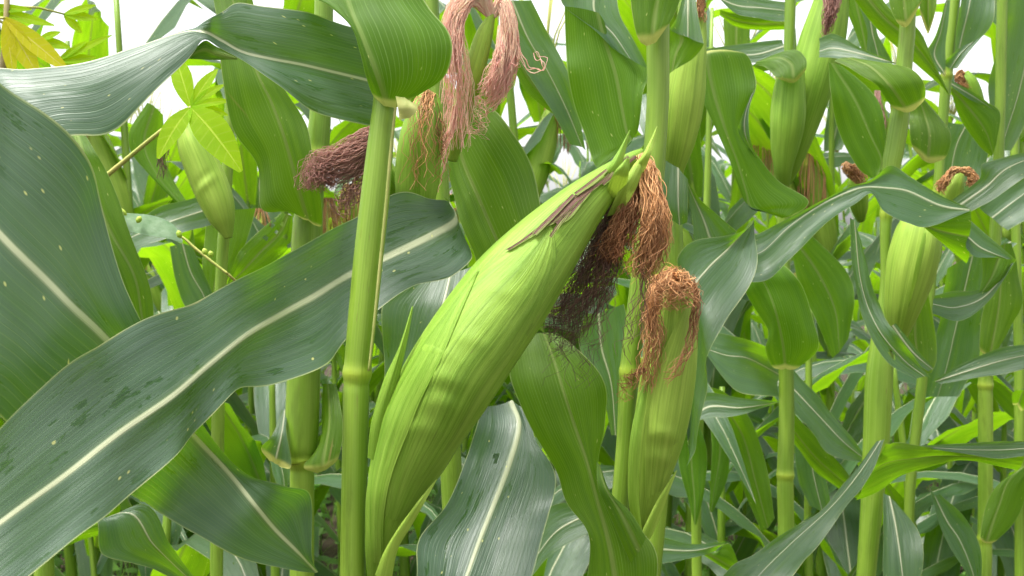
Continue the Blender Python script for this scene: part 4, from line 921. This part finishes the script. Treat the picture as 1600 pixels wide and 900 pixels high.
GF = "maize plants filling the rows behind"
LF = "tall green corn plant among the crowded rows behind the nearest plants"
protos = [make_field_plant(100 + k, LF, GF) for k in range(7)]
def copy_plant(root, loc, rz, sc):
    r = root.copy(); COL.objects.link(r); r.location = loc; r.rotation_euler = (0, 0, rz); r.scale = (sc, sc, sc)
    for ch in root.children:
        c = ch.copy(); COL.objects.link(c); c.parent = r
        for g in ch.children:
            d = g.copy(); COL.objects.link(d); d.parent = c
    return r
rf = random.Random(5)
spots = [((px - 800) / F * d, d) for px, d in ((235, 2.05), (120, 2.5), (395, 2.4), (640, 2.3), (860, 2.2), (1130, 2.3), (1010, 2.7), (1300, 2.15), (1530, 2.5), (1640, 2.0), (760, 2.9))]
yrow = 2.3
while yrow < 9.0:
    half_w = yrow * .50 + .35
    x = -half_w + rf.uniform(0, .2)
    step = .42 if yrow < 3.5 else .38
    while x < half_w:
        spots.append((x + rf.uniform(-.07, .07), yrow + rf.uniform(-.12, .12)))
        x += step
    yrow += .62 if yrow < 4 else .85
used = 0
for i, (x, y) in enumerate(spots):
    if SKIP and i in SKIP: continue
    rz, sc = rf.uniform(0, 6.28), rf.uniform(.8, 1.05) + (.12 if i < 11 else 0)
    k = rf.randrange(7)
    if used < 7:
        r = protos[used]; r.location = (x, y, 0); r.rotation_euler = (0, 0, rz); r.scale = (sc,) * 3
    else:
        copy_plant(protos[k], (x, y, 0), rz, sc)
    used += 1

GS = "short maize plants low between the rows"
LS = "short leafy corn plant growing low between the taller rows"
protos_s = [make_field_plant(300 + k, LS, GS, True) for k in range(4)]
n = 0
for px, d in ((215, 1.75), (430, 1.9), (330, 2.1), (770, 1.7), (880, 1.9), (1130, 1.85), (1270, 1.8), (1330, 2.0), (1480, 1.9), (1570, 2.1)):
    loc = ((px - 800) / F * d, d, 0)
    if n < 4: r = protos_s[n]; r.location = loc; r.rotation_euler = (0, 0, rf.uniform(0, 6.28))
    else: copy_plant(protos_s[n % 4], loc, rf.uniform(0, 6.28), rf.uniform(.88, 1.02))
    n += 1
yy = 2.1
while yy < 5.6:
    x = -yy * .5 - .2 + rf.uniform(0, .3)
    while x < yy * .5 + .2:
        rz, sc = rf.uniform(0, 6.28), rf.uniform(.8, 1.1); loc = (x + rf.uniform(-.08, .08), yy + rf.uniform(-.2, .2), 0); k = rf.randrange(4)
        if n < 4:
            r = protos_s[n]; r.location = loc; r.rotation_euler = (0, 0, rz); r.scale = (sc,) * 3
        else: copy_plant(protos_s[k], loc, rz, sc)
        n += 1; x += .36
    yy += .65

# grass and low weeds on the soil between the rows
rg = np.random.default_rng(3)
b = Buf()
for i in range(16000):
    y = 1.6 + 7 * rg.random() ** 1.3; x = (rg.random() * 2 - 1) * (y * .52 + .3)
    if math.sin(x * 2.3 + 1) * math.sin(y * 1.9) + .5 * math.sin(x * 6 + y * 4) < -.35: continue
    h = rg.uniform(.08, .42); a = rg.uniform(0, 6.28); w = rg.uniform(.002, .005); l = rg.uniform(.2, .9) * h
    z = float(ground_z(x, y)); c, s_ = math.cos(a), math.sin(a)
    v = []
    for t in (0, .4, .75, 1.0):
        q = (x + c * l * t * t, y + s_ * l * t * t, z + h * t * (1 - .25 * t)); ww = w * (1 - t)
        v += [(q[0] - s_ * ww, q[1] + c * ww, q[2]), (q[0] + s_ * ww, q[1] - c * ww, q[2])]
    b.add(v, [(0, 1, 3, 2), (2, 3, 5, 4), (4, 5, 7, 6)])
o = b.link('grass', MAT['grass']); o['kind'] = 'stuff'; o['label'] = "thin grass and seedlings on the soil between the rows"; o['category'] = 'grass'
b = Buf()
for i in range(2200):
    y = 1.7 + 5.5 * rg.random() ** 1.2; x = (rg.random() * 2 - 1) * (y * .52 + .3); z = float(ground_z(x, y)); hh = rg.uniform(.04, .25)
    for q in range(rg.integers(3, 7)):
        a = rg.uniform(0, 6.28); L_ = rg.uniform(.03, .08)
        p = np.array((x, y, z + hh * rg.uniform(.4, 1)))
        leaflet(b, p, p + np.array((math.cos(a) * L_, math.sin(a) * L_, rg.uniform(-.2, .5) * L_)), L_ * .32, n=5, h=1, up=(.1, -.3, 1))
    tube(b, np.array([(x, y, z), (x + .005, y, z + hh)]), [.002, .0015], 4)
o = b.link('ground_weeds', MAT['weed']); o['kind'] = 'stuff'; o['label'] = "low broad leaved weeds carpeting the soil under the corn"; o['category'] = 'weeds'
